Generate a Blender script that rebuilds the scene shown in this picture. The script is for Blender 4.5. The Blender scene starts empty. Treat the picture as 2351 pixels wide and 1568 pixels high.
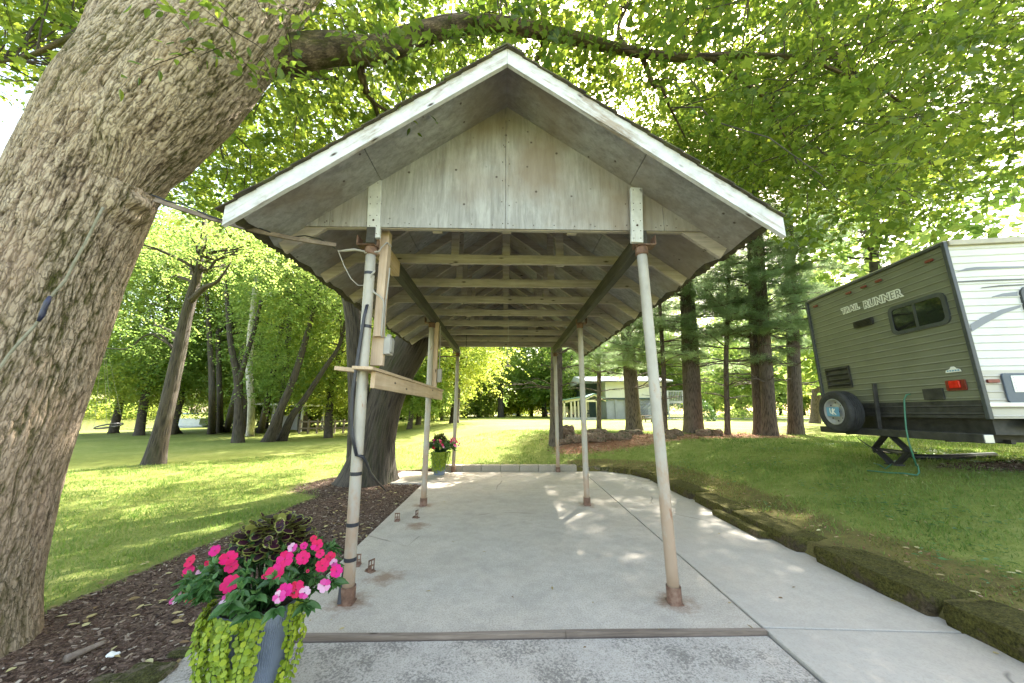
import bpy, math, random
import numpy as np
from mathutils import Vector, Matrix
R = math.radians
SC = bpy.context.scene
COL = SC.collection

# ------------------------------------------------------------------ camera
CAMH = 1.4
PITCH = R(11.5)
FPX = 799.0            # focal length in pixels of a 2351 px wide picture
cam_d = bpy.data.cameras.new('camera')
cam_d.sensor_width = 36.0
cam_d.lens = 36.0 * FPX / 2351.0
cam_d.clip_start = 0.05
cam_d.clip_end = 2000
cam = bpy.data.objects.new('camera', cam_d)
COL.objects.link(cam)
cam.location = (0, 0, CAMH)
cam.rotation_euler = (R(90) + PITCH, 0, 0)
SC.camera = cam

# ------------------------------------------------------------------ light
SUN_EL, SUN_AZ = R(48), R(31)
world = bpy.data.worlds.new('World')
SC.world = world
world.use_nodes = True
wn = world.node_tree
bg = wn.nodes['Background']
sky = wn.nodes.new('ShaderNodeTexSky')
sky.sky_type = 'NISHITA'
sky.sun_disc = False
sky.sun_elevation = SUN_EL
sky.sun_rotation = SUN_AZ
sky.air_density = 1.0
sky.dust_density = 2.5
sky.ozone_density = 1.0
tint = wn.nodes.new('ShaderNodeMix'); tint.data_type = 'RGBA'; tint.blend_type = 'MULTIPLY'; tint.inputs[0].default_value = 1
tint.inputs[7].default_value = (1.0, .865, .69, 1)
wn.links.new(sky.outputs[0], tint.inputs[6]); wn.links.new(tint.outputs[2], bg.inputs['Color'])
bg.inputs['Strength'].default_value = 0.15
sd = bpy.data.lights.new('sun', 'SUN')
sd.energy = 3.0
sd.angle = R(0.5)
sd.color = (1.0, 0.95, 0.86)
sun = bpy.data.objects.new('sun', sd)
COL.objects.link(sun)
sv = Vector((math.sin(SUN_AZ)*math.cos(SUN_EL), math.cos(SUN_AZ)*math.cos(SUN_EL), math.sin(SUN_EL)))
sun.rotation_euler = sv.to_track_quat('Z', 'Y').to_euler()
sun.location = sv * 60
SC.view_settings.view_transform = 'Standard'
SC.view_settings.look = 'None'
SC.view_settings.gamma = 1.0
SC.view_settings.exposure = 3.3
SC.render.engine = 'CYCLES'

# ------------------------------------------------------------------ helpers
ORG = {}
def tag(o, label=None, cat=None, group=None, kind=None):
    if label: o['label'] = label
    if cat: o['category'] = cat
    if group: o['group'] = group
    if kind: o['kind'] = kind
    return o
def thing(name, label, cat, loc=(0, 0, 0), group=None):
    o = bpy.data.objects.new(name, None)
    o.empty_display_size = 0.1
    COL.objects.link(o)
    o.location = loc
    ORG[o.name] = Vector(loc)
    return tag(o, label, cat, group)
def rotm(axis, a): return np.array(Matrix.Rotation(a, 3, axis))
def nrm(v):
    v = np.asarray(v, float); n = np.linalg.norm(v)
    return v / n if n > 1e-9 else v
class MB:
    def __init__(s):
        s.v = []; s.f = []; s.n = 0; s.at = {}
    def add(s, v, faces, **at):
        v = np.asarray(v, float).reshape(-1, 3)
        for k in set(list(at) + list(s.at)):
            if k not in s.at:
                d = at[k]; dim = 1 if np.ndim(d) <= 1 else 3
                s.at[k] = [np.zeros((s.n, dim))] if s.n else []
                s.at[k + '#'] = dim
        for k in [k for k in s.at if not k.endswith('#')]:
            dim = s.at[k + '#']
            if k in at:
                a = np.asarray(at[k], float)
                if a.ndim == 0: a = np.full((len(v), 1), float(a))
                s.at[k].append(a.reshape(len(v), dim))
            else: s.at[k].append(np.zeros((len(v), dim)))
        for fa in faces:
            fa = np.asarray(fa, int)
            if fa.size: s.f.append(fa + s.n)
        s.v.append(v); s.n += len(v)
        return s
    def box(s, c, size, rot=None, **at):
        hx, hy, hz = [q / 2 for q in size]
        v = np.array([(x, y, z) for z in (-hz, hz) for x, y in ((-hx, -hy), (hx, -hy), (hx, hy), (-hx, hy))])
        if rot is not None: v = v @ np.asarray(rot).T
        v = v + np.asarray(c, float)
        s.add(v, [[(0, 3, 2, 1), (4, 5, 6, 7), (0, 1, 5, 4), (1, 2, 6, 5), (2, 3, 7, 6), (3, 0, 4, 7)]], **at)
        return s
    def beam(s, p0, p1, w, h, up=(0, 0, 1), **at):
        p0 = np.asarray(p0, float); p1 = np.asarray(p1, float)
        d = nrm(p1 - p0); side = nrm(np.cross(d, up)); u = np.cross(side, d)
        L = np.linalg.norm(p1 - p0)
        s.box((p0 + p1) / 2, (L, w, h), np.stack([d, side, u], 1), **at)
        return s
    def poly(s, pts, d):
        """flat polygon pts (n,3) extruded by vector d"""
        pts = np.asarray(pts, float); n = len(pts); d = np.asarray(d, float)
        v = np.vstack([pts, pts + d])
        s.add(v, [[tuple(range(n))], [tuple(range(2*n - 1, n - 1, -1))],
                  [(i, i + n, (i + 1) % n + n, (i + 1) % n) for i in range(n)]])
        return s
    def tube(s, pts, rad, seg=8, cap=True, ell=None, **at):
        P = np.asarray(pts, float); n = len(P)
        rad = np.broadcast_to(np.asarray(rad, float), (n,))
        T = np.gradient(P, axis=0); T /= np.linalg.norm(T, axis=1)[:, None] + 1e-9
        ref = np.array((0, 0, 1.0)) if abs(T[0][2]) < .8 else np.array((1.0, 0, 0))
        Nn = nrm(ref - T[0] * ref.dot(T[0])); N = [Nn]
        for i in range(1, n):
            Nn = nrm(Nn - T[i] * Nn.dot(T[i])); N.append(Nn)
        N = np.array(N); B = np.cross(T, N)
        a = np.linspace(0, 2 * np.pi, seg, endpoint=False)
        ca, sa = np.cos(a), np.sin(a)
        V = P[:, None] + rad[:, None, None] * (ca[None, :, None] * N[:, None] + sa[None, :, None] * B[:, None])
        L = np.concatenate([[0], np.cumsum(np.linalg.norm(np.diff(P, axis=0), axis=1))])
        r0 = rad.max()
        st = np.stack([np.broadcast_to(ca * r0, (n, seg)), np.broadcast_to(sa * r0, (n, seg)),
                       np.broadcast_to(L[:, None], (n, seg))], -1)
        i = np.arange(n - 1)[:, None] * seg; j = np.arange(seg)[None]; k = (j + 1) % seg
        q = np.stack([i + j, i + k, i + seg + k, i + seg + j], -1).reshape(-1, 4)
        fs = [q]
        if cap: fs += [[tuple(range(seg))[::-1]], [tuple(range((n - 1) * seg, n * seg))]]
        s.add(V.reshape(-1, 3), fs, st=st.reshape(-1, 3), **at)
        return s
    def cyl(s, p0, p1, r, seg=16, **at): return s.tube([p0, p1], r, seg, **at)
    def lathe(s, c, prof, seg=32, axis='Z', **at):
        """prof: list of (r, h)"""
        a = np.linspace(0, 2*np.pi, seg, endpoint=False)
        V = []
        for r, h in prof:
            V.append(np.stack([r*np.cos(a), r*np.sin(a), np.full(seg, h)], 1))
        V = np.vstack(V)
        if not isinstance(axis, str): V = V @ np.asarray(axis).T
        n = len(prof)
        i = np.arange(n - 1)[:, None]*seg; j = np.arange(seg)[None]; k = (j + 1) % seg
        q = np.stack([i + j, i + k, i + seg + k, i + seg + j], -1).reshape(-1, 4)
        s.add(V + np.asarray(c, float), [q], **at)
        return s
    def build(s, name, mat, parent=None, smooth=False, bevel=0, tagv=None):
        V = np.vstack(s.v).astype(np.float64)
        if parent is not None: V = V - np.array(ORG[parent.name])
        me = bpy.data.meshes.new(name)
        me.vertices.add(len(V)); me.vertices.foreach_set('co', V.ravel())
        loops = []; tot = []
        for fa in s.f:
            loops.append(fa.ravel()); tot.append(np.full(len(fa), fa.shape[1]))
        loops = np.concatenate(loops); tot = np.concatenate(tot)
        me.loops.add(len(loops)); me.loops.foreach_set('vertex_index', loops)
        me.polygons.add(len(tot))
        me.polygons.foreach_set('loop_start', np.concatenate([[0], np.cumsum(tot)[:-1]]))
        me.polygons.foreach_set('loop_total', tot)
        me.update(calc_edges=True); me.validate()
        me.polygons.foreach_set('use_smooth', np.full(len(me.polygons), bool(smooth)))
        for k in [k for k in s.at if not k.endswith('#')]:
            d = np.vstack(s.at[k])
            if len(d) != len(me.vertices): continue
            if s.at[k + '#'] == 1:
                a = me.attributes.new(k, 'FLOAT', 'POINT'); a.data.foreach_set('value', d.ravel())
            else:
                a = me.attributes.new(k, 'FLOAT_VECTOR', 'POINT'); a.data.foreach_set('vector', d.ravel())
        if mat: me.materials.append(mat)
        o = bpy.data.objects.new(name, me)
        COL.objects.link(o)
        if parent is not None:
            o.parent = parent
            ORG[o.name] = ORG[parent.name]
        else: ORG[o.name] = Vector((0, 0, 0))
        if smooth == 'auto': pass
        if bevel:
            b = o.modifiers.new('bevel', 'BEVEL'); b.width = bevel; b.segments = 2; b.limit_method = 'ANGLE'
        return o
def solo(mb, name, mat, label, cat, group=None, kind=None, **k):
    """a one-mesh thing with its origin at its own base"""
    V = np.vstack(mb.v); c = V.mean(0); c[2] = V[:, 2].min()
    o = mb.build(name, mat, None, **k)
    o.data.transform(Matrix.Translation(Vector(-c)))
    o.location = c; ORG[o.name] = Vector(c)
    return tag(o, label, cat, group, kind)

def copy_tree(o, parent=None):
    c = o.copy(); COL.objects.link(c)
    if parent is not None: c.parent = parent
    for ch in list(o.children): copy_tree(ch, c)
    return c

# pixel (of a 2351 px wide picture) -> ray
CP, SP = math.cos(PITCH), math.sin(PITCH)
def ray(px, py):
    x = (px - 1175.5) / FPX; v = (784 - py) / FPX
    return np.array((x, CP - v * SP, SP + v * CP))
def pY(px, py, Y):
    d = ray(px, py); return np.array((0, 0, CAMH)) + d * (Y / d[1])
def pZ(px, py, Z=0.0):
    d = ray(px, py); return np.array((0, 0, CAMH)) + d * ((Z - CAMH) / d[2])
def sm(t):
    t = np.clip(t, 0, 1); return t * t * (3 - 2 * t)

# ---- value noise (numpy)
def _h(ix, iy, seed):
    h = (ix.astype(np.int64) * 374761393 + iy.astype(np.int64) * 668265263 + seed * 1274126177) & 0xffffffff
    h = ((h ^ (h >> 13)) * 1274126177) & 0xffffffff
    return ((h ^ (h >> 16)) & 0xffff) / 65535.0
def vn(x, y, seed=0, px=None):
    x0 = np.floor(x); y0 = np.floor(y); fx = x - x0; fy = y - y0
    fx = fx*fx*(3 - 2*fx); fy = fy*fy*(3 - 2*fy)
    x1 = x0 + 1
    if px: x0 = np.mod(x0, px); x1 = np.mod(x1, px)
    a = _h(x0, y0, seed); b = _h(x1, y0, seed); c = _h(x0, y0 + 1, seed); d = _h(x1, y0 + 1, seed)
    return (a*(1 - fx) + b*fx)*(1 - fy) + (c*(1 - fx) + d*fx)*fy
def fbm(x, y, seed=0, o=4, px=None):
    s = 0; a = .5; t = 0
    for i in range(o):
        s = s + a*vn(x*2**i, y*2**i, seed + i, px*2**i if px else None); t += a; a *= .5
    return s/t

# ---- the terrain
def bankd(x, y): return -.88*(x + 42) + .48*(y - 37)
def hgt(x, y):
    x = np.asarray(x, float); y = np.asarray(y, float)
    r = 1.2
    D = np.hypot(np.maximum(x - 2.92 + r, 0), np.maximum(y - 8.85 + r, 0)) - r
    D = np.where((x < 2.92 - r) & (y < 8.85 - r), -1.0, D)
    w = sm((x + 7 + .35*np.maximum(y - 10, 0)) / 9)
    s0 = (.075 + .035*sm((x - 1.5)/1.2)) * sm((x + 2.6)/1.0)
    rate = 3.4 + 6*sm((2 - x)/5)
    z = np.where(D > .0, s0 + (.66 - s0)*sm(D/rate)*w + .06*sm((D - 3)/8)*w, -.022)
    z = z + .05*(fbm(x*.35, y*.35, 3) - .5)*sm((D - 1)/2)
    left = sm((-x - 3.2)/1.5)
    z = z + left*(.06*(fbm(x*.4 + 9, y*.4, 5) - .5) - .05)*(D < 0) + left*(-.05)*(D >= 0)
    xl_ = np.where(y > 7.45, -2.42, -1.36 - .0388*(y - 2.6))
    inside = (x > xl_) & (D < .06)
    z = np.where(inside, -.12, z)
    z = np.where((y < 2.45) & (x > -1.80) & (x < 0), -.12, z)
    bd = bankd(x, y)
    z = z - .25*sm((bd + 25)/25) - 1.2*sm((bd + 1)/5)
    z = z + 2.6*sm((bd - 88)/8)
    return z
def gnd(px, py):
    """pixel -> point on the terrain"""
    d = ray(px, py)
    if d[2] > -.004: d[2] = -.004
    t = np.linspace(.5, 200, 8000)
    X = d[0]*t; Y = d[1]*t; Z = CAMH + d[2]*t
    i = np.argmax(Z < hgt(X, Y))
    if i == 0: i = len(t) - 1
    return np.array((X[i], Y[i], float(hgt(X[i], Y[i]))))

# ------------------------------------------------------------------ materials
class NT:
    def __init__(s, name):
        s.m = bpy.data.materials.new(name); s.m.use_nodes = True
        s.t = s.m.node_tree; s.b = s.t.nodes['Principled BSDF']; s.out = s.t.nodes['Material Output']
    def n(s, ty, **k):
        q = s.t.nodes.new('ShaderNode' + ty)
        for a, b in k.items():
            if a.startswith('i_'):
                key = a[2:]; q.inputs[int(key) if key.isdigit() else key].default_value = b
            else: setattr(q, a, b)
        return q
    def l(s, a, b): s.t.links.new(a, b)
    def coord(s, kind='Object', scale=(1, 1, 1)):
        if kind.startswith('@'):
            c = s.n('Attribute', attribute_name=kind[1:]).outputs['Vector']
        else: c = s.n('TexCoord').outputs[kind]
        mp = s.n('Mapping'); mp.inputs['Scale'].default_value = scale
        s.l(c, mp.inputs['Vector']); return mp.outputs[0]
    def noise(s, co, scale=5, detail=6, rough=.6, dist=0):
        q = s.n('TexNoise'); q.inputs['Scale'].default_value = scale; q.inputs['Detail'].default_value = detail
        q.inputs['Roughness'].default_value = rough; q.inputs['Distortion'].default_value = dist
        s.l(co, q.inputs['Vector']); return q.outputs[0]
    def vor(s, co, scale=5, feat='F1', out='Distance'):
        q = s.n('TexVoronoi', feature=feat); q.inputs['Scale'].default_value = scale
        s.l(co, q.inputs['Vector']); return q.outputs[out]
    def ramp(s, fac, stops, interp='LINEAR'):
        q = s.n('ValToRGB'); e = q.color_ramp.elements; q.color_ramp.interpolation = interp
        while len(e) < len(stops): e.new(.5)
        for i, (p, c) in enumerate(stops):
            e[i].position = p; c = (c,)*3 if not hasattr(c, '__len__') else c; e[i].color = (*c[:3], 1)
        s.l(fac, q.inputs[0]); return q.outputs[0]
    def mix(s, fac, a, b, mode='MIX'):
        q = s.n('Mix', data_type='RGBA', blend_type=mode)
        for v, i in ((fac, 0), (a, 6), (b, 7)):
            if hasattr(v, 'is_linked') or hasattr(v, 'links'): s.l(v, q.inputs[i])
            else: q.inputs[i].default_value = v if i == 0 else (*v, 1)
        return q.outputs[2]
    def math(s, op, a, b=0):
        q = s.n('Math', operation=op)
        for v, i in ((a, 0), (b, 1)):
            if hasattr(v, 'links'): s.l(v, q.inputs[i])
            else: q.inputs[i].default_value = v
        return q.outputs[0]
    def bump(s, h, st=.3, d=.01):
        q = s.n('Bump'); q.inputs['Strength'].default_value = st; q.inputs['Distance'].default_value = d
        s.l(h, q.inputs['Height']); s.l(q.outputs[0], s.b.inputs['Normal']); return q
    def attr(s, name): return s.n('Attribute', attribute_name=name).outputs['Fac']
    def done(s, col, rough=.8, metal=0, spec=None):
        if hasattr(col, 'links'): s.l(col, s.b.inputs['Base Color'])
        else: s.b.inputs['Base Color'].default_value = (*col, 1)
        if hasattr(rough, 'links'): s.l(rough, s.b.inputs['Roughness'])
        else: s.b.inputs['Roughness'].default_value = rough
        s.b.inputs['Metallic'].default_value = metal
        if spec is not None: s.b.inputs['Specular IOR Level'].default_value = spec
        return s.m
def simple(name, stops, co='Object', cs=(1, 1, 1), scale=5, detail=6, rough=.8, bump=.2, bd=.01, metal=0, dist=0, spec=None):
    t = NT(name); c = t.coord(co, cs); n = t.noise(c, scale, detail, .6, dist)
    if bump: t.bump(n, bump, bd)
    return t.done(t.ramp(n, stops), rough, metal, spec)
def wood(name, a, b, c, axis=0, paint=None, cover=.5, bumpv=.4):
    """grain runs along the object's local axis; optional flaking paint"""
    t = NT(name)
    sc = [28, 28, 28]; sc[axis] = 1.6
    co = t.coord('Object', tuple(sc)); g = t.noise(co, 1.0, 8, .65, .6)
    base = t.ramp(g, [(.25, a), (.5, b), (.75, c)])
    big = t.noise(t.coord('Object', (1, 1, 1)), 2.3, 5)
    base = t.mix(t.ramp(big, [(.4, 0), (.7, .45)]), base, tuple(q*.55 for q in a))
    if paint:
        sc2 = [9, 9, 9]; sc2[axis] = 1.2
        pn = t.noise(t.coord('Object', tuple(sc2)), 1.3, 9, .75, .4)
        m = t.ramp(t.math('ADD', t.math('MULTIPLY', pn, .7), t.math('MULTIPLY', big, .3)), [(cover - .05, 1), (cover + .05, 0)])
        pc = t.mix(t.ramp(t.noise(t.coord(), 14, 6), [(.35, 0), (.7, 1)]), paint, tuple(q*.78 for q in paint))
        base = t.mix(m, base, pc)
    # knots
    kn = t.vor(t.coord('Object', tuple(3.2 if i == axis else 9 for i in range(3))), 1.0)
    base = t.mix(t.ramp(kn, [(.05, 1), (.13, 0)]), base, (.045, .03, .02))
    t.bump(g, bumpv, .004)
    return t.done(base, .78)
def leafmat(name, ramp, trans, tf=.45, rough=.45):
    t = NT(name)
    r = t.attr('rnd'); col = t.ramp(r, ramp)
    t.l(col, t.b.inputs['Base Color']); t.b.inputs['Roughness'].default_value = rough
    t.b.inputs['Specular IOR Level'].default_value = .35
    tr = t.n('BsdfTranslucent'); tc = t.ramp(r, trans); t.l(tc, tr.inputs['Color'])
    mx = t.n('MixShader'); mx.inputs[0].default_value = tf
    t.l(t.b.outputs[0], mx.inputs[1]); t.l(tr.outputs[0], mx.inputs[2]); t.l(mx.outputs[0], t.out.inputs['Surface'])
    return t.m
def bark(name, dark, mid, light, moss=None, ridge=16, stretch=.12, bd=.03, pale=None):
    t = NT(name)
    co = t.coord('@st', (1, 1, stretch))
    n1 = t.noise(co, ridge, 6, .6, .5)
    v1 = t.vor(co, ridge*1.1)
    h = t.math('ADD', t.math('MULTIPLY', n1, .7), t.math('MULTIPLY', v1, .6))
    col = t.ramp(h, [(.3, dark), (.5, mid), (.72, light)])
    fine = t.noise(t.coord('@st', (1, 1, .6)), 55, 4)
    col = t.mix(t.ramp(fine, [(.3, .45), (.6, 0)]), col, tuple(q*.5 for q in mid))
    if pale:
        pn = t.noise(t.coord('@st', (1, 1, .45)), 1.7, 5, .6)
        col = t.mix(t.ramp(pn, [(.5, 0), (.68, .75)]), col, pale)
    if moss:
        mn = t.noise(t.coord('@st', (1, 1, .3)), 2.6, 6, .65)
        col = t.mix(t.math('MULTIPLY', t.ramp(mn, [(.5, 0), (.66, .8)]), t.ramp(h, [(.35, 1), (.75, .25)])), col, moss)
    t.bump(t.math('ADD', h, t.math('MULTIPLY', fine, .25)), .8, bd)
    return t.done(col, .9)

def merge_in(o, mb, mat, parent):
    """add small surface detail with its own material to part o"""
    import bmesh
    t = mb.build('detail', mat, parent); V0 = len(o.data.polygons)
    bm = bmesh.new(); bm.from_mesh(o.data); n0 = len(bm.faces); bm.from_mesh(t.data)
    bm.faces.ensure_lookup_table()
    for f in bm.faces[n0:]: f.material_index = 1
    bm.to_mesh(o.data); bm.free(); o.data.materials.append(mat)
    me = t.data; bpy.data.objects.remove(t); bpy.data.meshes.remove(me)
# ------------------------------------------------------------------ ground
def smoothcol(t, nm): return t.attr(nm)
def ground_mat():
    t = NT('lawn_ground')
    co = t.coord('Object'); big = t.noise(co, .5, 5); mid = t.noise(co, 5, 6, .7); fine = t.noise(co, 60, 4, .7)
    streak = t.noise(t.coord('Object', (1, 1, 1)), 28, 5, .7)
    g = t.math('ADD', t.math('MULTIPLY', big, .35), t.math('ADD', t.math('MULTIPLY', mid, .35), t.math('MULTIPLY', fine, .3)))
    grass = t.ramp(g, [(.34, (.11, .135, .03)), (.5, (.19, .225, .05)), (.64, (.31, .31, .11))])
    mul = t.ramp(t.math('ADD', t.math('MULTIPLY', fine, .6), t.math('MULTIPLY', streak, .4)), [(.36, (.03, .02, .015)), (.5, (.10, .065, .047)), (.66, (.26, .19, .14))])
    moss = t.ramp(g, [(.36, (.06, .045, .02)), (.5, (.14, .12, .04)), (.62, (.2, .17, .05))])
    straw = t.ramp(g, [(.36, (.12, .055, .03)), (.5, (.27, .13, .075)), (.64, (.4, .25, .16))])
    def edge(nm, sharp=.1):
        a = t.math('ADD', t.attr(nm), t.math('MULTIPLY', t.math('SUBTRACT', t.math('ADD', t.math('MULTIPLY', mid, .5), t.math('MULTIPLY', fine, .5)), .5), 1.5))
        return t.ramp(a, [(.5 - sharp, 0), (.5 + sharp, 1)])
    c = t.mix(edge('moss'), grass, moss); c = t.mix(edge('straw'), c, straw); c = t.mix(edge('mulch'), c, mul)
    t.bump(t.math('ADD', fine, mid), .7, .03)
    return t.done(c, .95, spec=.15)
M_GROUND = ground_mat()
def axis_pts(lo, hi, f0, f1, step, grow=1.09, mx=6):
    mid = list(np.arange(f0, f1 + 1e-6, step)); a = f0; s = step; L = []
    while a > lo: s = min(s*grow, mx); a -= s; L.append(a)
    b = f1; s = step; H = []
    while b < hi: s = min(s*grow, mx); b += s; H.append(b)
    return np.array(L[::-1] + mid + H)
gx = axis_pts(-330, 330, -6, 9, .11); gy = axis_pts(-40, 420, -1, 13, .11)
GX, GY = np.meshgrid(gx, gy)
GZ = hgt(GX, GY)
def border_D(x, y):
    r = 1.2
    D = np.hypot(np.maximum(x - 2.92 + r, 0), np.maximum(y - 8.85 + r, 0)) - r
    return np.where((x < 2.92 - r) & (y < 8.85 - r), -1.0, D)
def f_mulch(x, y):
    e = -3.3 + .5*(fbm(y*.7, x*0 + 2, 8) - .5) - .9*sm((1.9 - y)/1.5) - .5*sm((y - 6)/1.2)
    m = sm((x - e)/.5 + .5)*(x < -1.3)*sm((9.3 - y)/.5)*(y > -3)
    m = np.maximum(m, sm(1.4 - np.hypot((x + 3.1)/1.5, (y - 7.7)/1.3)))
    m = np.maximum(m, .9*sm((1.15 - np.hypot((x - 8.6)/3.2, (y - 5.0)/.85))*1.6))
    return m
def f_straw(x, y):
    a = sm(1.5 - np.abs(y - 11.3 - .05*(x - 5))/1.0)*sm((x - .8)/.8)*sm((9.5 - x)/1.5)
    return .95*a
def f_moss(x, y):
    D = border_D(x, y)
    return .85*sm((1.25 + .6*(fbm(x*.9, y*.9, 4) - .5) - D)/.7)*(D > -.1)*(x > 1.4)
V = np.stack([GX, GY, GZ], -1).reshape(-1, 3)
nx, ny = len(gx), len(gy)
i = np.arange(ny - 1)[:, None]*nx; j = np.arange(nx - 1)[None]
q = np.stack([i + j, i + j + 1, i + nx + j + 1, i + nx + j], -1).reshape(-1, 4)
g = MB(); g.add(V, [q], mulch=f_mulch(GX, GY).ravel(), straw=f_straw(GX, GY).ravel(), moss=f_moss(GX, GY).ravel())
ground = g.build('ground', M_GROUND, None, smooth=True)
tag(ground, 'green lawn with mulch beds and mossy bank running to the woods', None, None, 'structure')

# river
def river_mat():
    t = NT('river_water'); co = t.coord('Object', (.6, 2.2, 1)); n = t.noise(co, 1.1, 5)
    t.bump(n, .25, .05)
    return t.done(t.ramp(n, [(.3, (.10, .105, .035)), (.7, (.16, .16, .06))]), .12)
w = MB(); RN = n_ = np.array((-.88, .48)); RA = a_ = np.array((.48, .88)); RB = p0 = np.array((-42, 37.))
qd = [p0 + a_*s + n_*d for s, d in ((-120, -4), (260, -4), (260, 95), (-120, 95))]
w.add([(*p, -.62) for p in qd], [[(0, 1, 2, 3)]])
tag(w.build('river', river_mat()), 'olive green river beyond the trees at left', None, None, 'structure')

# concrete
def conc(name, base, spk, amt=.5, scale=120, stain=None, st_amt=.6):
    t = NT(name); co = t.coord('Object')
    big = t.noise(co, 1.1, 6, .65); fine = t.noise(co, scale, 3, .7)
    c = t.mix(t.ramp(big, [(.35, 0), (.7, 1)]), base, tuple(q*.86 for q in base))
    warm = t.noise(co, .7, 3); c = t.mix(t.ramp(warm, [(.45, 0), (.7, .5)]), c, (base[0], base[1]*.93, base[2]*.84))
    c = t.mix(t.math('MULTIPLY', t.ramp(fine, [(.5, 0), (.62, 1)]), amt), c, spk)
    md = t.noise(co, 9, 9, .8); c = t.mix(t.ramp(md, [(.42, .28), (.55, 0)]), c, spk)
    if stain:
        s1 = t.noise(co, 62, 7, .8); s2 = t.noise(co, 2.6, 4, .6)
        f = t.math('ADD', t.math('MULTIPLY', s1, .62), t.math('MULTIPLY', s2, .38))
        c = t.mix(t.math('MULTIPLY', t.ramp(f, [(.50, 0), (.555, 1)]), st_amt), c, stain)
    if name != 'kerb_concrete':
        cr = t.vor(t.mix(.25, co, t.n('TexNoise').outputs[1]), .42, 'DISTANCE_TO_EDGE'); cm = t.noise(co, .9, 2)
        c = t.mix(t.math('MULTIPLY', t.ramp(cr, [(.0015, .7), (.004, 0)]), t.ramp(cm, [(.52, 0), (.56, 1)])), c, (.09, .08, .065))
        for (qx, qy) in ((-1.235, 2.95), (1.222, 2.95), (-1.36, 5.72), (1.16, 5.76), (-1.1, 3.35), (-1.2, 4.75)):
            vm = t.n('VectorMath', operation='DISTANCE'); t.l(co, vm.inputs[0]); vm.inputs[1].default_value = (qx, qy, 0)
            c = t.mix(t.ramp(t.math('ADD', vm.outputs['Value'], t.math('MULTIPLY', t.math('SUBTRACT', md, .5), .5)), [(.05, .75), (.17, 0)]), c, (.22, .135, .08))
    # hairline cracks
    cr = t.vor(t.mix(.08, co, t.n('TexNoise').outputs[1]), .55, 'DISTANCE_TO_EDGE')
    t.bump(t.math('ADD', fine, t.math('MULTIPLY', big, .5)), .35, .004)
    return t.done(c, .88, spec=.3)
M_SLAB = conc('concrete_slab', (.50, .45, .375), (.27, .24, .20), .75, 95, (.21, .195, .165), .28)
M_APRON = conc('stained_concrete', (.46, .42, .365), (.22, .20, .17), .7, 100, (.11, .10, .085), .7)
M_WALK = conc('smooth_concrete', (.43, .395, .34), (.30, .275, .235), .4, 70)
def slab(name, pts, z0, z1, mat, label):
    m = MB(); m.poly([(x, y, z0) for x, y in pts][::1], (0, 0, z1 - z0))
    o = m.build(name, mat, None, bevel=.006); return tag(o, label, None, None, 'structure')
slab('patio_slab', [(-1.60, 2.565), (1.655, 2.635), (1.70, 8.85), (-2.66, 8.85), (-2.66, 7.5), (-1.79, 7.5)], -.14, 0, M_SLAB, 'pale concrete slab under the shelter')
slab('apron_slab', [(-1.93, -2.5), (1.63, -2.5), (1.65, 2.58), (-1.93, 2.495)], -.14, -.012, M_APRON, 'blotchy stained concrete apron in front of the shelter')
slab('walkway', [(1.647, -2.5), (3.1, -2.5), (3.1, 2.565), (1.667, 2.63)], -.14, .004, M_WALK, 'near panel of the smooth concrete walkway')
arc = [(2.92 - 1.2 + 1.3*math.cos(a), 7.65 + 1.3*math.sin(a)) for a in np.linspace(0, R(90), 10)]
slab('walkway', [(1.669, 2.642), (3.1, 2.577), (3.1, 7.6)] + arc + [(1.712, 8.95)], -.14, .004, M_WALK, 'far panel of the smooth concrete walkway')

# timber expansion strip
M_OLDWOOD = wood('weathered_wood', (.09, .065, .05), (.2, .155, .12), (.33, .27, .215), 0)
m = MB()
xs = np.linspace(-1.62, 1.655, 26)
for a, b in zip(xs[:-1], xs[1:]):
    if abs(a - .5) < .06: b -= .006
    ya = 2.574 + .0215*a + .006*math.sin(a*3); yb = 2.574 + .0215*b + .006*math.sin(b*3)
    pass
Q_ = [(x, 2.574 + .0215*x + .006*math.sin(x*3)) for x in xs]
for x0_, x1_ in ((0, 15), (15, 25)):
    A_ = [(x + (.004 if x0_ and i == 0 else 0), y - .017, -.07) for i, (x, y) in enumerate(Q_[x0_:x1_ + 1])]; B_ = [(x, y + .017, -.07) for x, y in Q_[x0_:x1_ + 1]]
    k_ = len(A_); V_ = np.array(A_ + B_); V_ = np.vstack([V_, V_ + (0, 0, .08)]); i_ = np.arange(k_ - 1)
    m.add(V_, [np.stack([2*k_ + i_, 2*k_ + i_ + 1, 3*k_ + i_ + 1, 3*k_ + i_], 1), np.stack([i_, i_ + 1, 2*k_ + i_ + 1, 2*k_ + i_], 1), np.stack([k_ + i_, 3*k_ + i_, 3*k_ + i_ + 1, k_ + i_ + 1], 1), [(0, 2*k_, 3*k_, k_), (k_ - 1, 2*k_ - 1, 4*k_ - 1, 3*k_ - 1)]])
solo(m, 'timber_strip', M_OLDWOOD, 'thin weathered wood strip set in the joint between the two slabs', 'wood strip')

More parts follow.
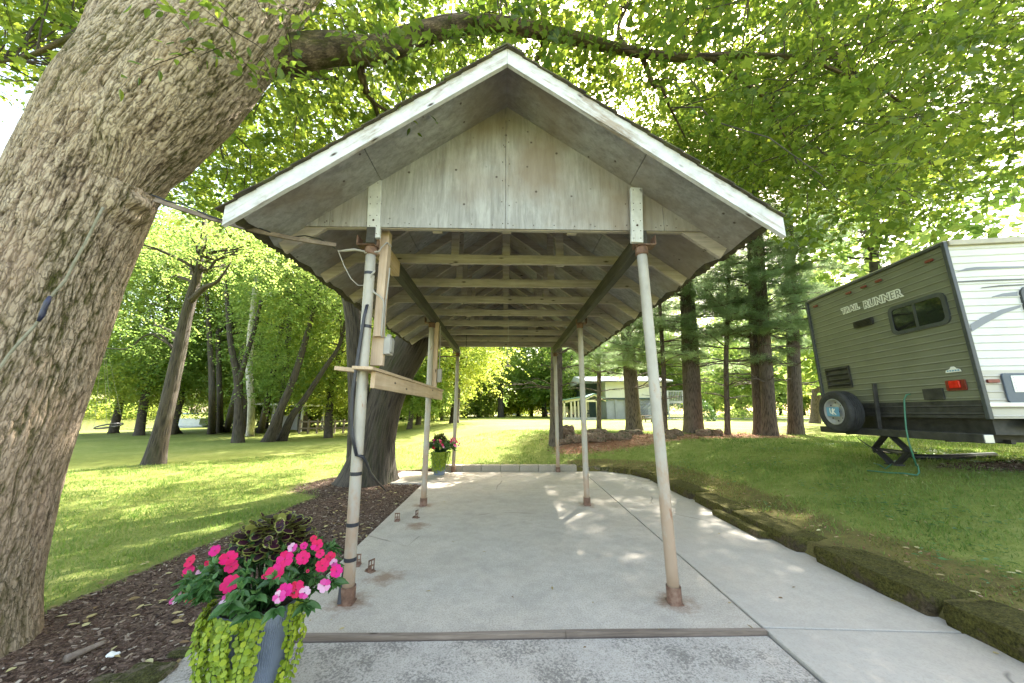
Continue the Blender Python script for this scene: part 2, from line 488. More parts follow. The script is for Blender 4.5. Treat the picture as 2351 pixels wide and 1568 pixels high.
# ------------------------------------------------------------------ kerb blocks and border stones
M_KERB = conc('kerb_concrete', (.36, .32, .25), (.25, .23, .19), .6, 70, (.2, .18, .13), .5)
bx = None
m = MB(); m.box((0, 0, .03), (.452, .2, .22))
kb = m.build('kerb_block', M_KERB, None, bevel=.008)
names = ['leftmost', 'second from the left', 'third from the left', 'fourth from the left', 'third from the right', 'second from the right', 'rightmost']
for k in range(7):
    o = kb if k == 0 else kb.copy()
    if k: COL.objects.link(o)
    o.location = (-1.44 + .463*k, 8.96, 0); o.rotation_euler = (0, 0, R(.5*((k*37) % 5 - 2)))
    tag(o, 'pale concrete kerb block closing the back of the slab, ' + names[k], 'kerb block', 'kerb blocks at the far end of the slab')
from mathutils import noise as mnoise
def rockmesh(size, seed, n=9, amp=.12, sq=.55, fscale=2.2):
    """rounded, chipped block; returns verts, faces centred on its base"""
    me = {}
    V = []; F = []
    g = np.linspace(-1, 1, n)
    def vid(p):
        k = tuple(np.round(p, 4))
        if k not in me: me[k] = len(V); V.append(p)
        return me[k]
    for ax in range(3):
        for sgn in (-1, 1):
            for a in range(n - 1):
                for b in range(n - 1):
                    qd = []
                    for (u, v) in ((a, b), (a + 1, b), (a + 1, b + 1), (a, b + 1)):
                        p = np.zeros(3); p[ax] = sgn; p[(ax + 1) % 3] = g[u]; p[(ax + 2) % 3] = g[v]
                        qd.append(vid(p))
                    F.append(qd if sgn > 0 else qd[::-1])
    V = np.array(V); sp = V/np.linalg.norm(V, axis=1)[:, None]*1.25
    V = V*(1 - sq) + sp*sq
    S = np.array(size)/2
    W = V*S
    for i, p in enumerate(W):
        d = mnoise.fractal(Vector(p*fscale/max(S)*.8) + Vector((seed*7.3, seed*3.1, 0)), 1.0, 2.0, 4)
        c = mnoise.cell(Vector(p*3/max(S)) + Vector((seed, 0, 0)))
        W[i] = p + (V[i]/np.linalg.norm(V[i]))*(d*amp*1.6 + (c - .5)*amp*.5)*min(S)*1.6
    W[:, 2] -= W[:, 2].min()
    return W, F
def stone_mat(name, a, b, c, moss, mossamt=.5):
    t = NT(name); co = t.coord('Object'); n = t.noise(co, 7, 8, .7); f = t.noise(co, 40, 5, .7)
    col = t.ramp(t.math('ADD', t.math('MULTIPLY', n, .6), t.math('MULTIPLY', f, .4)), [(.36, a), (.5, b), (.65, c)])
    mn = t.noise(co, 4.5, 6, .7)
    gm = t.n('NewGeometry'); sx = t.n('SeparateXYZ'); t.l(gm.outputs['Normal'], sx.inputs[0])
    f2 = t.math('ADD', mn, t.math('MULTIPLY', sx.outputs[2], .12))
    mc = t.ramp(t.math('ADD', t.math('MULTIPLY', f, .5), t.math('MULTIPLY', t.noise(co, 95, 3), .5)), [(.38, tuple(q*.28 for q in moss)), (.62, tuple(q*1.25 for q in moss))])
    col = t.mix(t.ramp(f2, [(.6 - mossamt*.35, 0), (.7 - mossamt*.35, 1)]), col, mc)
    vv = t.vor(co, 26); t.bump(t.math('ADD', t.math('ADD', n, f), t.math('MULTIPLY', vv, .5)), 1.0, .045)
    return t.done(col, .95, spec=.2)
M_MOSSY = stone_mat('mossy_stone', (.035, .026, .014), (.10, .075, .042), (.2, .155, .095), (.11, .10, .022), .6)
M_CUT = stone_mat('cut_stone', (.14, .11, .075), (.25, .2, .14), (.36, .3, .22), (.1, .1, .03), .35)
M_ROCK = stone_mat('field_rock', (.12, .085, .06), (.24, .17, .12), (.36, .27, .2), (.12, .11, .06), .2)
# path of the border: from the kerb end round the corner and towards the camera
def bpath(s):
    s1 = math.pi/2*1.35
    if s < s1:
        a = math.pi/2 - s/1.35; return np.array((1.57 + 0*s + 1.35*math.cos(a), 7.66 + 1.35*math.sin(a) - .02)), -a + math.pi/2
    return np.array((2.92, 7.64 - (s - s1))), math.pi/2
stones = [(.02, .86, .20, M_CUT, 'pale squared stone at the far end of the border, next to the kerb blocks'),
          (.88, .42, .23, M_MOSSY, 'short dark mossy stone on the bend, just right of the pale squared stone'),
          (1.30, .66, .22, M_MOSSY, 'mossy stone at the right end of the bend of the border'),
          (1.98, .62, .2, M_MOSSY, 'mossy border stone behind the foot of the front right post'),
          (2.62, 1.08, .25, M_MOSSY, 'mossy stone with an undercut end above the low flat stone'),
          (3.78, .95, .25, M_MOSSY, 'long mossy stone in the border just in front of the low flat stone'),
          (4.75, 1.15, .26, M_MOSSY, 'longest mossy border stone, left of the crumbled gap'),
          (6.05, .98, .27, M_MOSSY, 'large dark mossy stone in the border right of the crumbled gap'),
          (7.05, 1.2, .28, M_MOSSY, 'nearest dark mossy border stone, cut by the right edge of the picture')]
for k, (s, L, H, mt, lb) in enumerate(stones):
    c, ang = bpath(s + L/2)
    nrml = np.array((math.sin(ang), math.cos(ang))) if ang < math.pi/2 - .01 else np.array((1., 0))
    c = c + nrml*.16
    W, F = rockmesh((L*.95, .36, H*.60), k + 3, 15, .12, .16 if mt is M_MOSSY else .08, 3.2)
    c2, s2 = math.cos(-ang), math.sin(-ang)
    W = np.stack([W[:, 0]*c2 - W[:, 1]*s2, W[:, 0]*s2 + W[:, 1]*c2, W[:, 2]], 1) + (c[0], c[1], -.03)
    m = MB(); m.add(W, [F])
    solo(m, 'border_stone', mt, lb, 'border stone', 'stones edging the raised lawn', smooth=True)
W, F = rockmesh((.3, .95, .1), 31, 11, .1, .15)
m = MB(); m.add(W + np.array((2.93, 4.75, -.03)), [F]); solo(m, 'border_stone', M_MOSSY, 'low flat stone at the foot of the mossy border', 'border stone', 'stones edging the raised lawn', smooth=True)

# ------------------------------------------------------------------ shelter
X0, TAN = -.05, .725
def U(x, off=0): return 4.38 - TAN*abs(x - X0) + off
def shx(m):
    for v in m.v:
        v[:, 0] -= .020*(v[:, 1] - 2.9); v[:, 1] += .026*v[:, 0]
    return m
M_PLY = None
def ply_mat(name, grain_axis, k=1.):
    t = NT(name); sc = [30, 30, 30]; sc[grain_axis] = 2.0
    co = t.coord('Object', tuple(sc)); g = t.noise(co, 1, 8, .7, .3)
    big = t.noise(t.coord('Object'), 1.5, 5, .6)
    c = t.ramp(g, [(.3, (.25*k, .24*k, .23*k)), (.5, (.35*k, .34*k, .325*k)), (.68, (.43*k, .42*k, .405*k))])
    # pale flakes of old paint
    sc2 = [7, 7, 7]; sc2[grain_axis] = 1.4
    f = t.noise(t.coord('Object', tuple(sc2)), 1.6, 9, .75, .3)
    c = t.mix(t.ramp(t.math('ADD', t.math('MULTIPLY', f, .65), t.math('MULTIPLY', big, .35)), [(.46, 0), (.60, .5)]), c, (.56*k**.5, .555*k**.5, .54*k**.5))
    br = t.noise(t.coord('Object', (1, 1, 1)), .8, 4, .6)
    c = t.mix(t.ramp(br, [(.44, 0), (.62, .7)]), c, (.27*k, .20*k, .135*k))
    kn = t.vor(t.coord('Object', (6, 6, 6)), 1); c = t.mix(t.ramp(kn, [(.045, .9), (.09, 0)]), c, (.05, .035, .025))
    t.bump(g, .35, .004)
    return t.done(c, .85)
M_GABLE = ply_mat('gable_plywood', 2, .78)
M_DECK = ply_mat('roof_plywood', 0, .66)
M_FASC = wood('peeling_white_board', (.2, .15, .11), (.33, .27, .21), (.45, .39, .33), 0, (.60, .60, .61), .565, .5)
M_WHITEV = wood('white_hanger_board', (.25, .2, .15), (.4, .35, .28), (.5, .45, .4), 2, (.54, .54, .52), .60)
M_TRUSS = wood('truss_wood', (.24, .205, .175), (.37, .32, .275), (.48, .43, .38), 0)
M_BEAM = wood('dark_beam', (.028, .026, .022), (.055, .05, .04), (.10, .095, .07), 1)
M_NEWW = wood('new_pine_board', (.42, .29, .17), (.53, .39, .25), (.62, .49, .34), 1)
M_NEWV = wood('new_pine_upright', (.42, .29, .19), (.53, .40, .28), (.62, .49, .37), 2)
M_RUST = simple('rusty_steel', [(.3, (.06, .032, .02)), (.5, (.15, .08, .05)), (.7, (.24, .155, .11))], scale=14, rough=.8, bump=.4)
def pole_mat():
    t = NT('painted_pipe'); co = t.coord('Object', (1, 1, .5)); n = t.noise(co, 6, 8, .7)
    geo = t.n('TexCoord').outputs['Object']; sx = t.n('SeparateXYZ'); t.l(geo, sx.inputs[0])
    c = t.ramp(n, [(.3, (.30, .275, .225)), (.6, (.40, .375, .32))])
    f = t.math('ADD', t.math('MULTIPLY', sx.outputs[2], -.16), n)
    c = t.mix(t.ramp(f, [(.30, 0), (.47, .8)]), c, (.31, .20, .12))
    r = t.noise(t.coord('Object', (1, 1, .3)), 9, 7, .7); c = t.mix(t.ramp(r, [(.61, 0), (.66, .8)]), c, (.25, .13, .07))
    t.bump(n, .15, .003)
    return t.done(c, .5)
M_POLE = pole_mat()
M_SHING = simple('mossy_shingles', [(.3, (.025, .022, .016)), (.5, (.06, .05, .03)), (.7, (.09, .10, .035))], scale=9, bump=.8, bd=.02, rough=.95)
M_BLACK = simple('black_rubber', [(.3, (.012, .013, .018)), (.7, (.03, .03, .04))], scale=8, rough=.45, bump=.05)
M_PVC = simple('grey_conduit', [(.3, (.27, .25, .22)), (.7, (.36, .34, .30))], scale=6, rough=.45, bump=.05)
M_NAIL = simple('nail_rust', [(.3, (.03, .02, .015)), (.7, (.08, .045, .03))], scale=9, bump=0)

SH = thing('picnic_shelter', 'open gabled wooden shelter on six steel pipe posts over the slab', 'shelter', (X0, 5.9, 0))
rng = np.random.default_rng(4)
Y0, Y1 = 2.42, 9.3
# deck
for sg in (-1, 1):
    m = MB()
    for (d0, d1) in ((0.0, 1.172), (1.178, 2.09)):
        ys = np.linspace(Y0, Y1, 4)
        for a, b in zip(ys[:-1], ys[1:]):
            b2 = b - .004
            xa, xb = X0 + sg*d0, X0 + sg*d1
            n = 14
            yy = np.linspace(a, b2, n)
            top = []
            jag = (rng.random(n)*.05 if d1 > 1.5 else np.zeros(n))
            P = [(xa, y, U(xa)) for y in yy] + [(xb - sg*jg, y, U(xb - sg*jg)) for y, jg in zip(yy, jag)]
            P = np.array(P); Q = P + (0, 0, .018)
            V = np.vstack([P, Q]); F = []
            for k in range(n - 1):
                F += [(k, k + 1, n + k + 1, n + k), (2*n + k, 3*n + k, 3*n + k + 1, 2*n + k + 1), (n + k, n + k + 1, 3*n + k + 1, 3*n + k), (k, 2*n + k, 2*n + k + 1, k + 1)]
            F += [(0, n, 3*n, 2*n), (n - 1, 3*n - 1, 4*n - 1, 2*n - 1)]
            m.add(V, [F])
    shx(m).build('roof_deck', M_DECK, SH)
# shingles
m = MB(); n = 260
yy = np.linspace(Y0 - .062, Y1 + .03, n)
for sg in (-1, 1):
    rows = 17
    for r_ in range(rows):
        a = 2.12*r_/rows; b = 2.12*(r_ + 1)/rows + .02
        za, zb = .024, .034
        jag = rng.random(n)*.008; 
        if r_ == rows - 1: jag = .05*fbm(yy*3, yy*0, 7) - .02 + rng.random(n)*.02
        fj = rng.random()*.02
        yr = yy.copy(); yr[0] -= fj
        P = np.array([(X0 + sg*a, y, U(X0 + sg*a) + za) for y in yr] + [(X0 + sg*(b - jg), y, U(X0 + sg*(b - jg)) + zb + .004*(rng.random())) for y, jg in zip(yr, jag)])
        V = np.vstack([P, P - (0, 0, .011)])
        k = np.arange(n - 1)
        F = np.concatenate([np.stack([k, k + 1, n + k + 1, n + k], 1), np.stack([n + k, n + k + 1, 3*n + k + 1, 3*n + k], 1), np.stack([2*n + k, 3*n + k, 3*n + k + 1, 2*n + k + 1], 1)])
        m.add(V, [F, [(0, n, 3*n, 2*n)]])
# ridge cap
for k in range(22):
    y = Y0 - .06 + k*.315
    for sg in (-1, 1): m.box((X0 + sg*.07, y + .16, U(X0 + .07) + .05 + .002*(k % 2)), (.17, .33, .012), rotm('Y', sg*math.atan(TAN)))
shx(m).build('roof_shingles', M_SHING, SH)
# rake boards
def tri_board(x1, x2, top, bot, y, th, name, mat, parent, sl=TAN):
    """board following the slope between x1 and x2; tessellated for a worn edge"""
    n = 40; xs = np.linspace(x1, x2, n)
    jt = .006*(fbm(xs*6, xs*0, 3) - .5); jb = .008*(fbm(xs*5, xs*0 + 5, 9) - .5)
    T = [(x, y, U(x, top) + a) for x, a in zip(xs, jt)]; B = [(x, y, U(x, bot) + a) for x, a in zip(xs, jb)]
    L = math.atan(TAN)*(1 if x1 < X0 - .01 or x2 < X0 - .01 else -1)
    P = np.array(T + B); Q = P + (0, th, 0); V = np.vstack([P, Q]); k = np.arange(n - 1)
    F = np.concatenate([np.stack([k, n + k, n + k + 1, k + 1], 1), np.stack([2*n + k, 2*n + k + 1, 3*n + k + 1, 3*n + k], 1),
                        np.stack([k, k + 1, 2*n + k + 1, 2*n + k], 1), np.stack([n + k, 3*n + k, 3*n + k + 1, n + k + 1], 1)])
    m = MB(); m.add(V, [F, [(0, 2*n, 3*n, n), (n - 1, 2*n - 1, 4*n - 1, 3*n - 1)]])
    o = shx(m).build(name, mat, parent)
    # lay the object's x axis along the board so the grain follows it
    ang = -L if True else 0
    c = Vector(((x1 + x2)/2, y, U((x1 + x2)/2))) - Vector(ORG[parent.name])
    o.data.transform(Matrix.Translation(-c)); o.data.transform(Matrix.Rotation(ang, 4, 'Y').inverted())
    o.location = c; o.rotation_euler = (0, ang, 0)
    return o
tri_board(X0 - .001, X0 - 2.08, .021, -.135, 2.375, .036, 'rake_board', M_FASC, SH)
tri_board(X0 + .001, X0 + 2.12, .021, -.135, 2.375, .036, 'rake_board', M_FASC, SH)
# gable plywood
GB = 3.055
seams = [X0 - 1.83, -1.66, -1.235, X0 - .01, 1.10, 1.42, X0 + 1.83]
gp = MB()
for a, b in zip(seams[:-1], seams[1:]):
    a2, b2 = a + .002, b - .002
    pts = [(a2, GB), (b2, GB), (b2, U(b2, .006)), ]
    if a2 < X0 < b2: pts.append((X0, U(X0, .006)))
    pts.append((a2, U(a2, .006)))
    pts = [p for p in pts if p[1] >= GB - 1e-6]
    if a == seams[0]: pts = [(a2, GB), (b2, GB), (b2, U(b2, .006))]
    if b == seams[-1]: pts = [(a2, GB), (b2, GB), (a2, U(a2, .006))]
    gp.poly([(x, 2.93, z) for x, z in pts], (0, .012, 0))
gpo = shx(gp).build('gable_panel', M_GABLE, SH)
# nail heads on the gable
nm = MB()
for sx_ in seams[1:-1]:
    for side in (-.03, .03):
        z = GB + .05
        while z < U(sx_) - .1:
            nm.box((sx_ + side + rng.normal()*.004, 2.928, z), (.008, .006, .008)); z += .17 + rng.random()*.08
for x in np.arange(-1.7, 1.7, .19): nm.box((x, 2.928, GB + .03 + rng.random()*.01), (.007, .006, .007))
merge_in(gpo, shx(nm), M_NAIL, SH)
m = MB(); m.poly([(X0 - 1.83, 8.86, GB), (X0 + 1.83, 8.86, GB), (X0, 8.86, U(X0, .006))], (0, .012, 0)); shx(m).build('gable_panel', M_DECK, SH)
# hanger boards in front of the post heads
for (pa, pb, w_) in (((862, 417), (858, 548), .118), ((1460, 433), (1462, 558), .108)):
    A, B = pY(pa[0], pa[1], 2.9), pY(pb[0], pb[1], 2.9)
    m = MB(); m.beam(B, A, .038, w_, up=(1, 0, 0))
    for t_ in (.04, .28, .45, .62, .78):
        for s_ in (-.03, .03):
            pass
    hb = m.build('hanger_board', M_WHITEV, SH, bevel=.004)
    m = MB()
    for t_ in (.05, .3, .42, .62, .8, .93):
        for s_ in (-.032, .03): m.box(A*(1 - t_) + B*t_ + np.array((s_, -.02, 0)), (.009, .008, .009))
    m.cyl(A*.3 + B*.7 + np.array((0, -.024, 0)), A*.3 + B*.7 + np.array((0, -.016, 0)), .011, 8)
    merge_in(hb, m, M_NAIL, SH)
# trusses
for k in range(9):
    y = 2.965 + k*.722
    m = MB(); jx = rng.normal()*.006
    m.box((X0, y, 3.095 + rng.normal()*.006), (3.66, .037, .108))
    for sg in (-1, 1):
        a = np.array((X0 + sg*.01, y, U(X0) - .066)); b = np.array((X0 + sg*2.02, y, U(X0 + sg*2.02) - .066))
        m.beam(a, b, .0365, .118 if k else .125)
        for d in (.62,):
            zt = U(X0 + sg*d) - .12
            off = .037 if sg > 0 else -.037
            m.box((X0 + sg*d + rng.normal()*.02, y + .038, (3.04 + zt)/2 + .02), (.088, .034, zt - 3.04 + .04))
    m.box((X0, y + .038, 3.66), (.088, .034, 1.22))
    shx(m).build('roof_truss', M_TRUSS, SH, bevel=.003)
# beams on the posts
PL = [(-1.235, -1.285, 2.95), (-1.30, -1.30, 5.72), (-1.29, -1.27, 8.80)]
PR = [(1.222, 1.185, 2.95), (1.215, 1.215, 5.76), (1.225, 1.22, 8.80)]
for side, xs_ in ((PL, -1.27), (PR, 1.2)):
    m = MB(); m.box((xs_, 5.9, 2.962), (.075, 6.0, .155)); shx(m).build('support_beam', M_BEAM, SH, bevel=.004)
for (xb_, xt_, y) in PL + PR:
    off = -.020*(y - 2.9)
    p0 = np.array((xb_ + off, y, 0)); p1 = np.array((xt_ + off, y, 2.80))
    m = MB(); m.tube([p0*(1 - t_) + p1*t_ for t_ in np.linspace(0, 1, 12)], .0445, 24)
    po = m.build('post', M_POLE, SH, smooth=True)
    m = MB(); m.lathe(p0, [(.048, .115), (.0535, .115), (.0545, .0), (0, 0)], 24); m.box(p0 + (0, 0, .004), (.10, .10, .012))
    m.build('base_collar', M_RUST if y < 3 or xb_ > 0 else M_RUST, po, smooth=False)
    m = MB(); m.lathe(p1, [(.0, .0), (.05, 0), (.056, .01), (.056, .065), (.05, .075), (0, .076)], 24)
    sg = -1 if xb_ < 0 else 1
    m.box(p1 + (sg*.03, -.01, .08), (.16, .11, .008)); m.box(p1 + (sg*.108, -.01, .125), (.007, .11, .09)); m.box(p1 + (-sg*.055, .02, .12), (.007, .09, .08))
    m.build('post_cap', M_RUST, po)
# tape bands on the front left post
for zc_ in (2.62, 2.13, .92, .545, .30):
    m = MB(); p = np.array((-1.235 - .05*zc_/2.8 - .001, 2.95, zc_)); m.lathe(p, [(.0455, -.014), (.0462, -.014), (.0462, .014), (.0455, .014)], 20); m.build('tape_band', M_BLACK, SH)
# added pine upright, block, outlet box and shelf
def beampx(m, a, b, w_, h_, Ya, Yb=None, up=(0, -1, 0)):
    A, B = pY(*a, Ya), pY(*b, Yb or Ya); m.beam(A, B, w_, h_, up); return A, B
m = MB(); m.box((-1.195, 3.05, 2.57), (.075, .088, 1.02)); m.box((-1.245, 3.03, 2.955), (.04, .088, .25)); m.build('pine_upright', M_NEWV, SH, bevel=.004)
m = MB(); m.box((-1.20, 3.075, 1.94), (.11, .05, .27)); m.build('mounting_board', M_NEWV, SH, bevel=.004)
m = MB(); m.box((-1.115, 3.09, 1.985), (.06, .10, .16)); ob = m.build('outlet_box', M_PVC, SH, bevel=.006)
m = MB(); m.box((-1.082, 3.09, 1.985), (.01, .075, .12)); m.box((-1.115, 3.09, 2.075), (.035, .04, .03)); m.build('cover', M_PVC, ob, bevel=.003)
def zo5(x, y): return ((1000 + x/2.24)/1.276, (500 + y/2.24)/1.276)
m = MB(); m.tube([pY(*zo5(x, y), 2.9 + i*.012) for i, (x, y) in enumerate(((222, 655), (200, 680), (188, 715), (192, 760), (215, 800), (250, 822), (276, 850), (279, 890), (270, 980), (262, 1075), (268, 1095)))], .0085, 10)
m.tube([pY(*zo5(x, y), 2.99 + i*.01) for i, (x, y) in enumerate(((318, 640), (305, 760), (290, 860), (280, 1000), (285, 1095)))], .006, 8)
m.tube([pY(*zo5(x, y), 2.9 + i*.03) for i, (x, y) in enumerate(((150, 540), (250, 530), (262, 505), (300, 470), (330, 500)))], .006, 8)
m.build('electrical_conduit', M_PVC, SH, smooth=True)
m = MB(); m.box((-1.155, 4.32, 1.665), (.038, 2.86, .138)); m.box((-1.205, 4.26, 1.752), (.17, 2.95, .026), rotm('Y', R(2)))
m.build('shelf_board', M_NEWW, SH, bevel=.004)
m = MB(); A = pY(773, 846, 3.02); B = pY(830, 852, 3.02); m.beam(A, B, .09, .035); m.box(pY(820, 858, 3.04), (.04, .05, .13)); m.build('shelf_bracket', M_NEWW, SH, bevel=.003)
m = MB(); xx = -1.30 - .02*2.82; m.box((xx + .075, 5.78, 2.28), (.065, .085, 1.25)); m.box((xx + .01, 5.80, 1.93), (.09, .05, .34)); m.build('pine_upright', M_NEWV, SH, bevel=.004)
m = MB(); m.box((xx + .15, 5.80, 2.0), (.07, .07, .22)); m.build('outlet_box', M_PVC, SH, bevel=.006)
m = MB(); m.tube([(xx + .13, 5.8, 2.85), (xx + .14, 5.79, 2.5), (xx + .14, 5.8, 2.1)], .008, 8); m.build('electrical_conduit', M_PVC, SH)
m = MB(); m.box((-1.27, 3.35, 2.95), (.085, .6, .165)); shx(m).build('splice_board', M_NEWW, SH, bevel=.004)
m = MB(); m.tube([pY(1003, 819, 5.9), pY(1045, 818, 8.6)], .012, 8); m.build('cross_bar', M_RUST, SH)
p = pY(1166, 840, 6.05)
m = MB(); m.tube([(p[0] + .01, 6.05, 3.06), (p[0] + .005, 6.05, 2.6), (p[0], 6.05, p[2] + .03)], .006, 8); cd = m.build('pendant_cord', M_PVC, SH)
m = MB(); m.lathe(p, [(0, .04), (.025, .04), (.03, .015), (.075, 0), (.07, -.012), (.02, -.02), (0, -.02)], 20); m.build('lamp_holder', M_PVC, cd, smooth=True)
p = pY(1070, 812, 7.5)
m = MB()
for k in range(12): m.tube([(p[0] + (.008 if k % 2 else -.008), 7.5, p[2] + k*.035), (p[0], 7.5, p[2] + k*.035 + .036)], .006, 6)
m.tube([(p[0], 7.5, p[2] + .4), (p[0], 7.5, 3.05)], .003, 5); m.build('hanging_chain', M_BLACK, SH)
# shallow loop of wire sagging under the trusses
m = MB(); m.tube([np.array((x, 5.1, 3.03 - .1*math.sin((x + .75)/1.1*math.pi))) for x in np.linspace(-.75, .35, 14)], .004, 6); m.build('sagging_wire', M_BLACK, SH)

# anchor brackets on the slab
def bracket(px, py, rz, label):
    p = pZ(px, py, 0); m = MB(); r = rotm('Z', rz)
    def b(c, s, rr=None): m.box(r @ np.array(c) + p, s, r if rr is None else r @ rr)
    b((0, 0, .004), (.06, .085, .006))
    for x in (-.027, -.0, .027): b((x, -.01, .05), (.009, .004, .09))
    for z in (.012, .05, .095): b((0, -.01, z), (.066, .005, .012))
    b((0, .03, .012), (.05, .012, .02)); m.cyl(p + (0, 0, .005), p + (0, 0, .02), .008, 8)
    solo(m, 'anchor_bracket', M_RUST, label, 'bracket', 'rusty steel brackets bolted to the slab')
bracket(912, 1196, .1, 'rusty slotted bracket on the slab edge near the middle left post, left of its pair')
bracket(955, 1189, 1.25, 'rusty twisted bracket standing on the slab near the middle left post, right of its pair')
bracket(820, 1298, .15, 'rusty slotted bracket touching the front left post in view')
bracket(850, 1312, 1.0, 'rusty bent bracket on the slab just right of the front left post')
# ------------------------------------------------------------------ trees
def bark_big():
    t = NT('big_ridged_bark'); r = t.attr('rdg')
    f = t.noise(t.coord('@st', (1, 1, .55)), 48, 7, .72); c0 = t.coord('@st', (1, 1, .32)); wn_ = t.n('TexNoise'); wn_.inputs['Scale'].default_value = 22; wn_.inputs['Detail'].default_value = 5; t.l(c0, wn_.inputs['Vector'])
    cr = t.vor(t.mix(.10, c0, wn_.outputs[1]), 34, 'DISTANCE_TO_EDGE')
    crk = t.ramp(t.math('ADD', cr, t.math('MULTIPLY', f, .10)), [(.06, 1), (.13, 0)])
    h = t.math('ADD', t.math('MULTIPLY', r, .5), t.math('MULTIPLY', f, .68))
    col = t.ramp(h, [(.31, (.032, .023, .015)), (.49, (.135, .10, .066)), (.64, (.30, .23, .16)), (.85, (.49, .40, .295))])
    col = t.mix(t.math('MULTIPLY', crk, .45), col, (.06, .045, .032))
    lo = t.n('SeparateXYZ'); t.l(t.n('TexCoord').outputs['Object'], lo.inputs[0])
    pn = t.math('SUBTRACT', t.noise(t.coord('@st', (1, 1, .45)), 1.9, 5, .6), t.math('MULTIPLY', lo.outputs[2], .045))
    col = t.mix(t.ramp(pn, [(.38, 0), (.5, .6)]), col, (.38, .275, .195))
    mn = t.noise(t.coord('@st', (1, 1, .35)), 2.4, 7, .7)
    col = t.mix(t.math('MULTIPLY', t.ramp(mn, [(.43, 0), (.55, .9)]), t.ramp(h, [(.3, 1), (.75, .15)])), col, (.075, .08, .018))
    t.bump(t.math('SUBTRACT', t.math('ADD', f, t.math('MULTIPLY', r, .3)), t.math('MULTIPLY', crk, .5)), 1.0, .012)
    return t.done(col, .92, spec=.2)
M_BIGBARK = bark_big()
M_BARK1 = bark('ridged_bark', (.07, .052, .036), (.20, .155, .115), (.42, .35, .28), moss=(.075, .085, .02), ridge=15, stretch=.16, bd=.02, pale=(.46, .36, .28))
M_BARK2 = bark('dark_furrowed_bark', (.008, .006, .004), (.024, .018, .013), (.066, .052, .039), moss=(.05, .055, .02), ridge=20, stretch=.13, bd=.03)
M_BARKP = bark('pine_bark', (.018, .013, .009), (.052, .038, .027), (.12, .092, .07), ridge=24, stretch=.22, bd=.02)
M_BARKF = simple('distant_bark', [(.3, (.03, .024, .018)), (.7, (.09, .072, .055))], scale=4, rough=.9, bump=0)
M_PALEB = bark('pale_bare_wood', (.2, .17, .13), (.42, .38, .32), (.62, .58, .52), ridge=16, stretch=.1, bd=.02)
M_LEAF = leafmat('canopy_leaf', [(0, (.03, .06, .012)), (.5, (.06, .11, .018)), (1, (.11, .16, .022))],
                 [(0, (.10, .18, .02)), (.5, (.25, .34, .035)), (1, (.58, .62, .07))], .55)
M_LEAFB = leafmat('wood_leaf', [(0, (.05, .09, .02)), (.5, (.09, .14, .03)), (1, (.14, .18, .04))],
                  [(0, (.22, .36, .08)), (.5, (.40, .54, .12)), (1, (.64, .70, .2))], .6)
M_LEAFY = leafmat('yellow_green_leaf', [(0, (.06, .11, .02)), (.5, (.11, .16, .025)), (1, (.19, .20, .03))],
                  [(0, (.34, .46, .07)), (.5, (.52, .6, .09)), (1, (.7, .68, .14))], .55)
M_LEAFD = leafmat('dark_leaf', [(0, (.02, .045, .02)), (1, (.05, .09, .035))], [(0, (.08, .16, .04)), (1, (.16, .28, .06))], .35)
M_NEED = leafmat('pine_needle', [(0, (.06, .10, .045)), (.5, (.10, .16, .07)), (1, (.16, .21, .10))],
                 [(0, (.24, .38, .16)), (.5, (.36, .5, .24)), (1, (.5, .6, .32))], .5, .4)

LT_RH = (np.array([(0, 0, 0), (.36, .45, .06), (0, 1, -.08), (-.36, .45, .06)]), [(0, 1, 2, 3)])
LT_TR = (np.array([(-.5, 0, 0), (.5, 0, 0), (0, 1, 0)]), [(0, 1, 2)])
LT_OV = (np.array([(0, 0, 0), (.2, .22, .05), (.25, .5, .05), (.14, .8, .02), (0, 1.08, -.06), (-.14, .8, .02), (-.25, .5, .05), (-.2, .22, .05)]), [(0, 1, 2, 3, 4), (0, 4, 5, 6, 7)])
LT_MP = (np.array([(0, 0, 0), (.36, .02, .0), (.26, .24, .02), (.56, .5, -.04), (.27, .55, .03), (0, 1.05, -.06), (-.27, .55, .03), (-.56, .5, -.04), (-.26, .24, .02), (-.36, .02, 0)]),
         [(0, 1, 2, 3, 4, 5), (0, 5, 6, 7, 8, 9)])
def unit(a): return a/(np.linalg.norm(a, axis=-1, keepdims=True) + 1e-9)
def put_leaves(mb, P, D, N, size, tpl, rnd):
    """P position, D direction of the leaf, N normal, all (n,3)"""
    T, F = tpl; n = len(P)
    D = unit(D); S = unit(np.cross(D, N)); N = np.cross(S, D)
    size = np.broadcast_to(np.asarray(size, float), (n,))
    V = P[:, None] + size[:, None, None]*(T[None, :, 0:1]*S[:, None] + T[None, :, 1:2]*D[:, None] + T[None, :, 2:3]*N[:, None])
    off = np.arange(n)[:, None]*len(T)
    faces = {}
    for f in F: faces.setdefault(len(f), []).append(off + np.array(f)[None])
    mb.add(V.reshape(-1, 3), [np.concatenate(v) for v in faces.values()], rnd=np.repeat(rnd, len(T)))
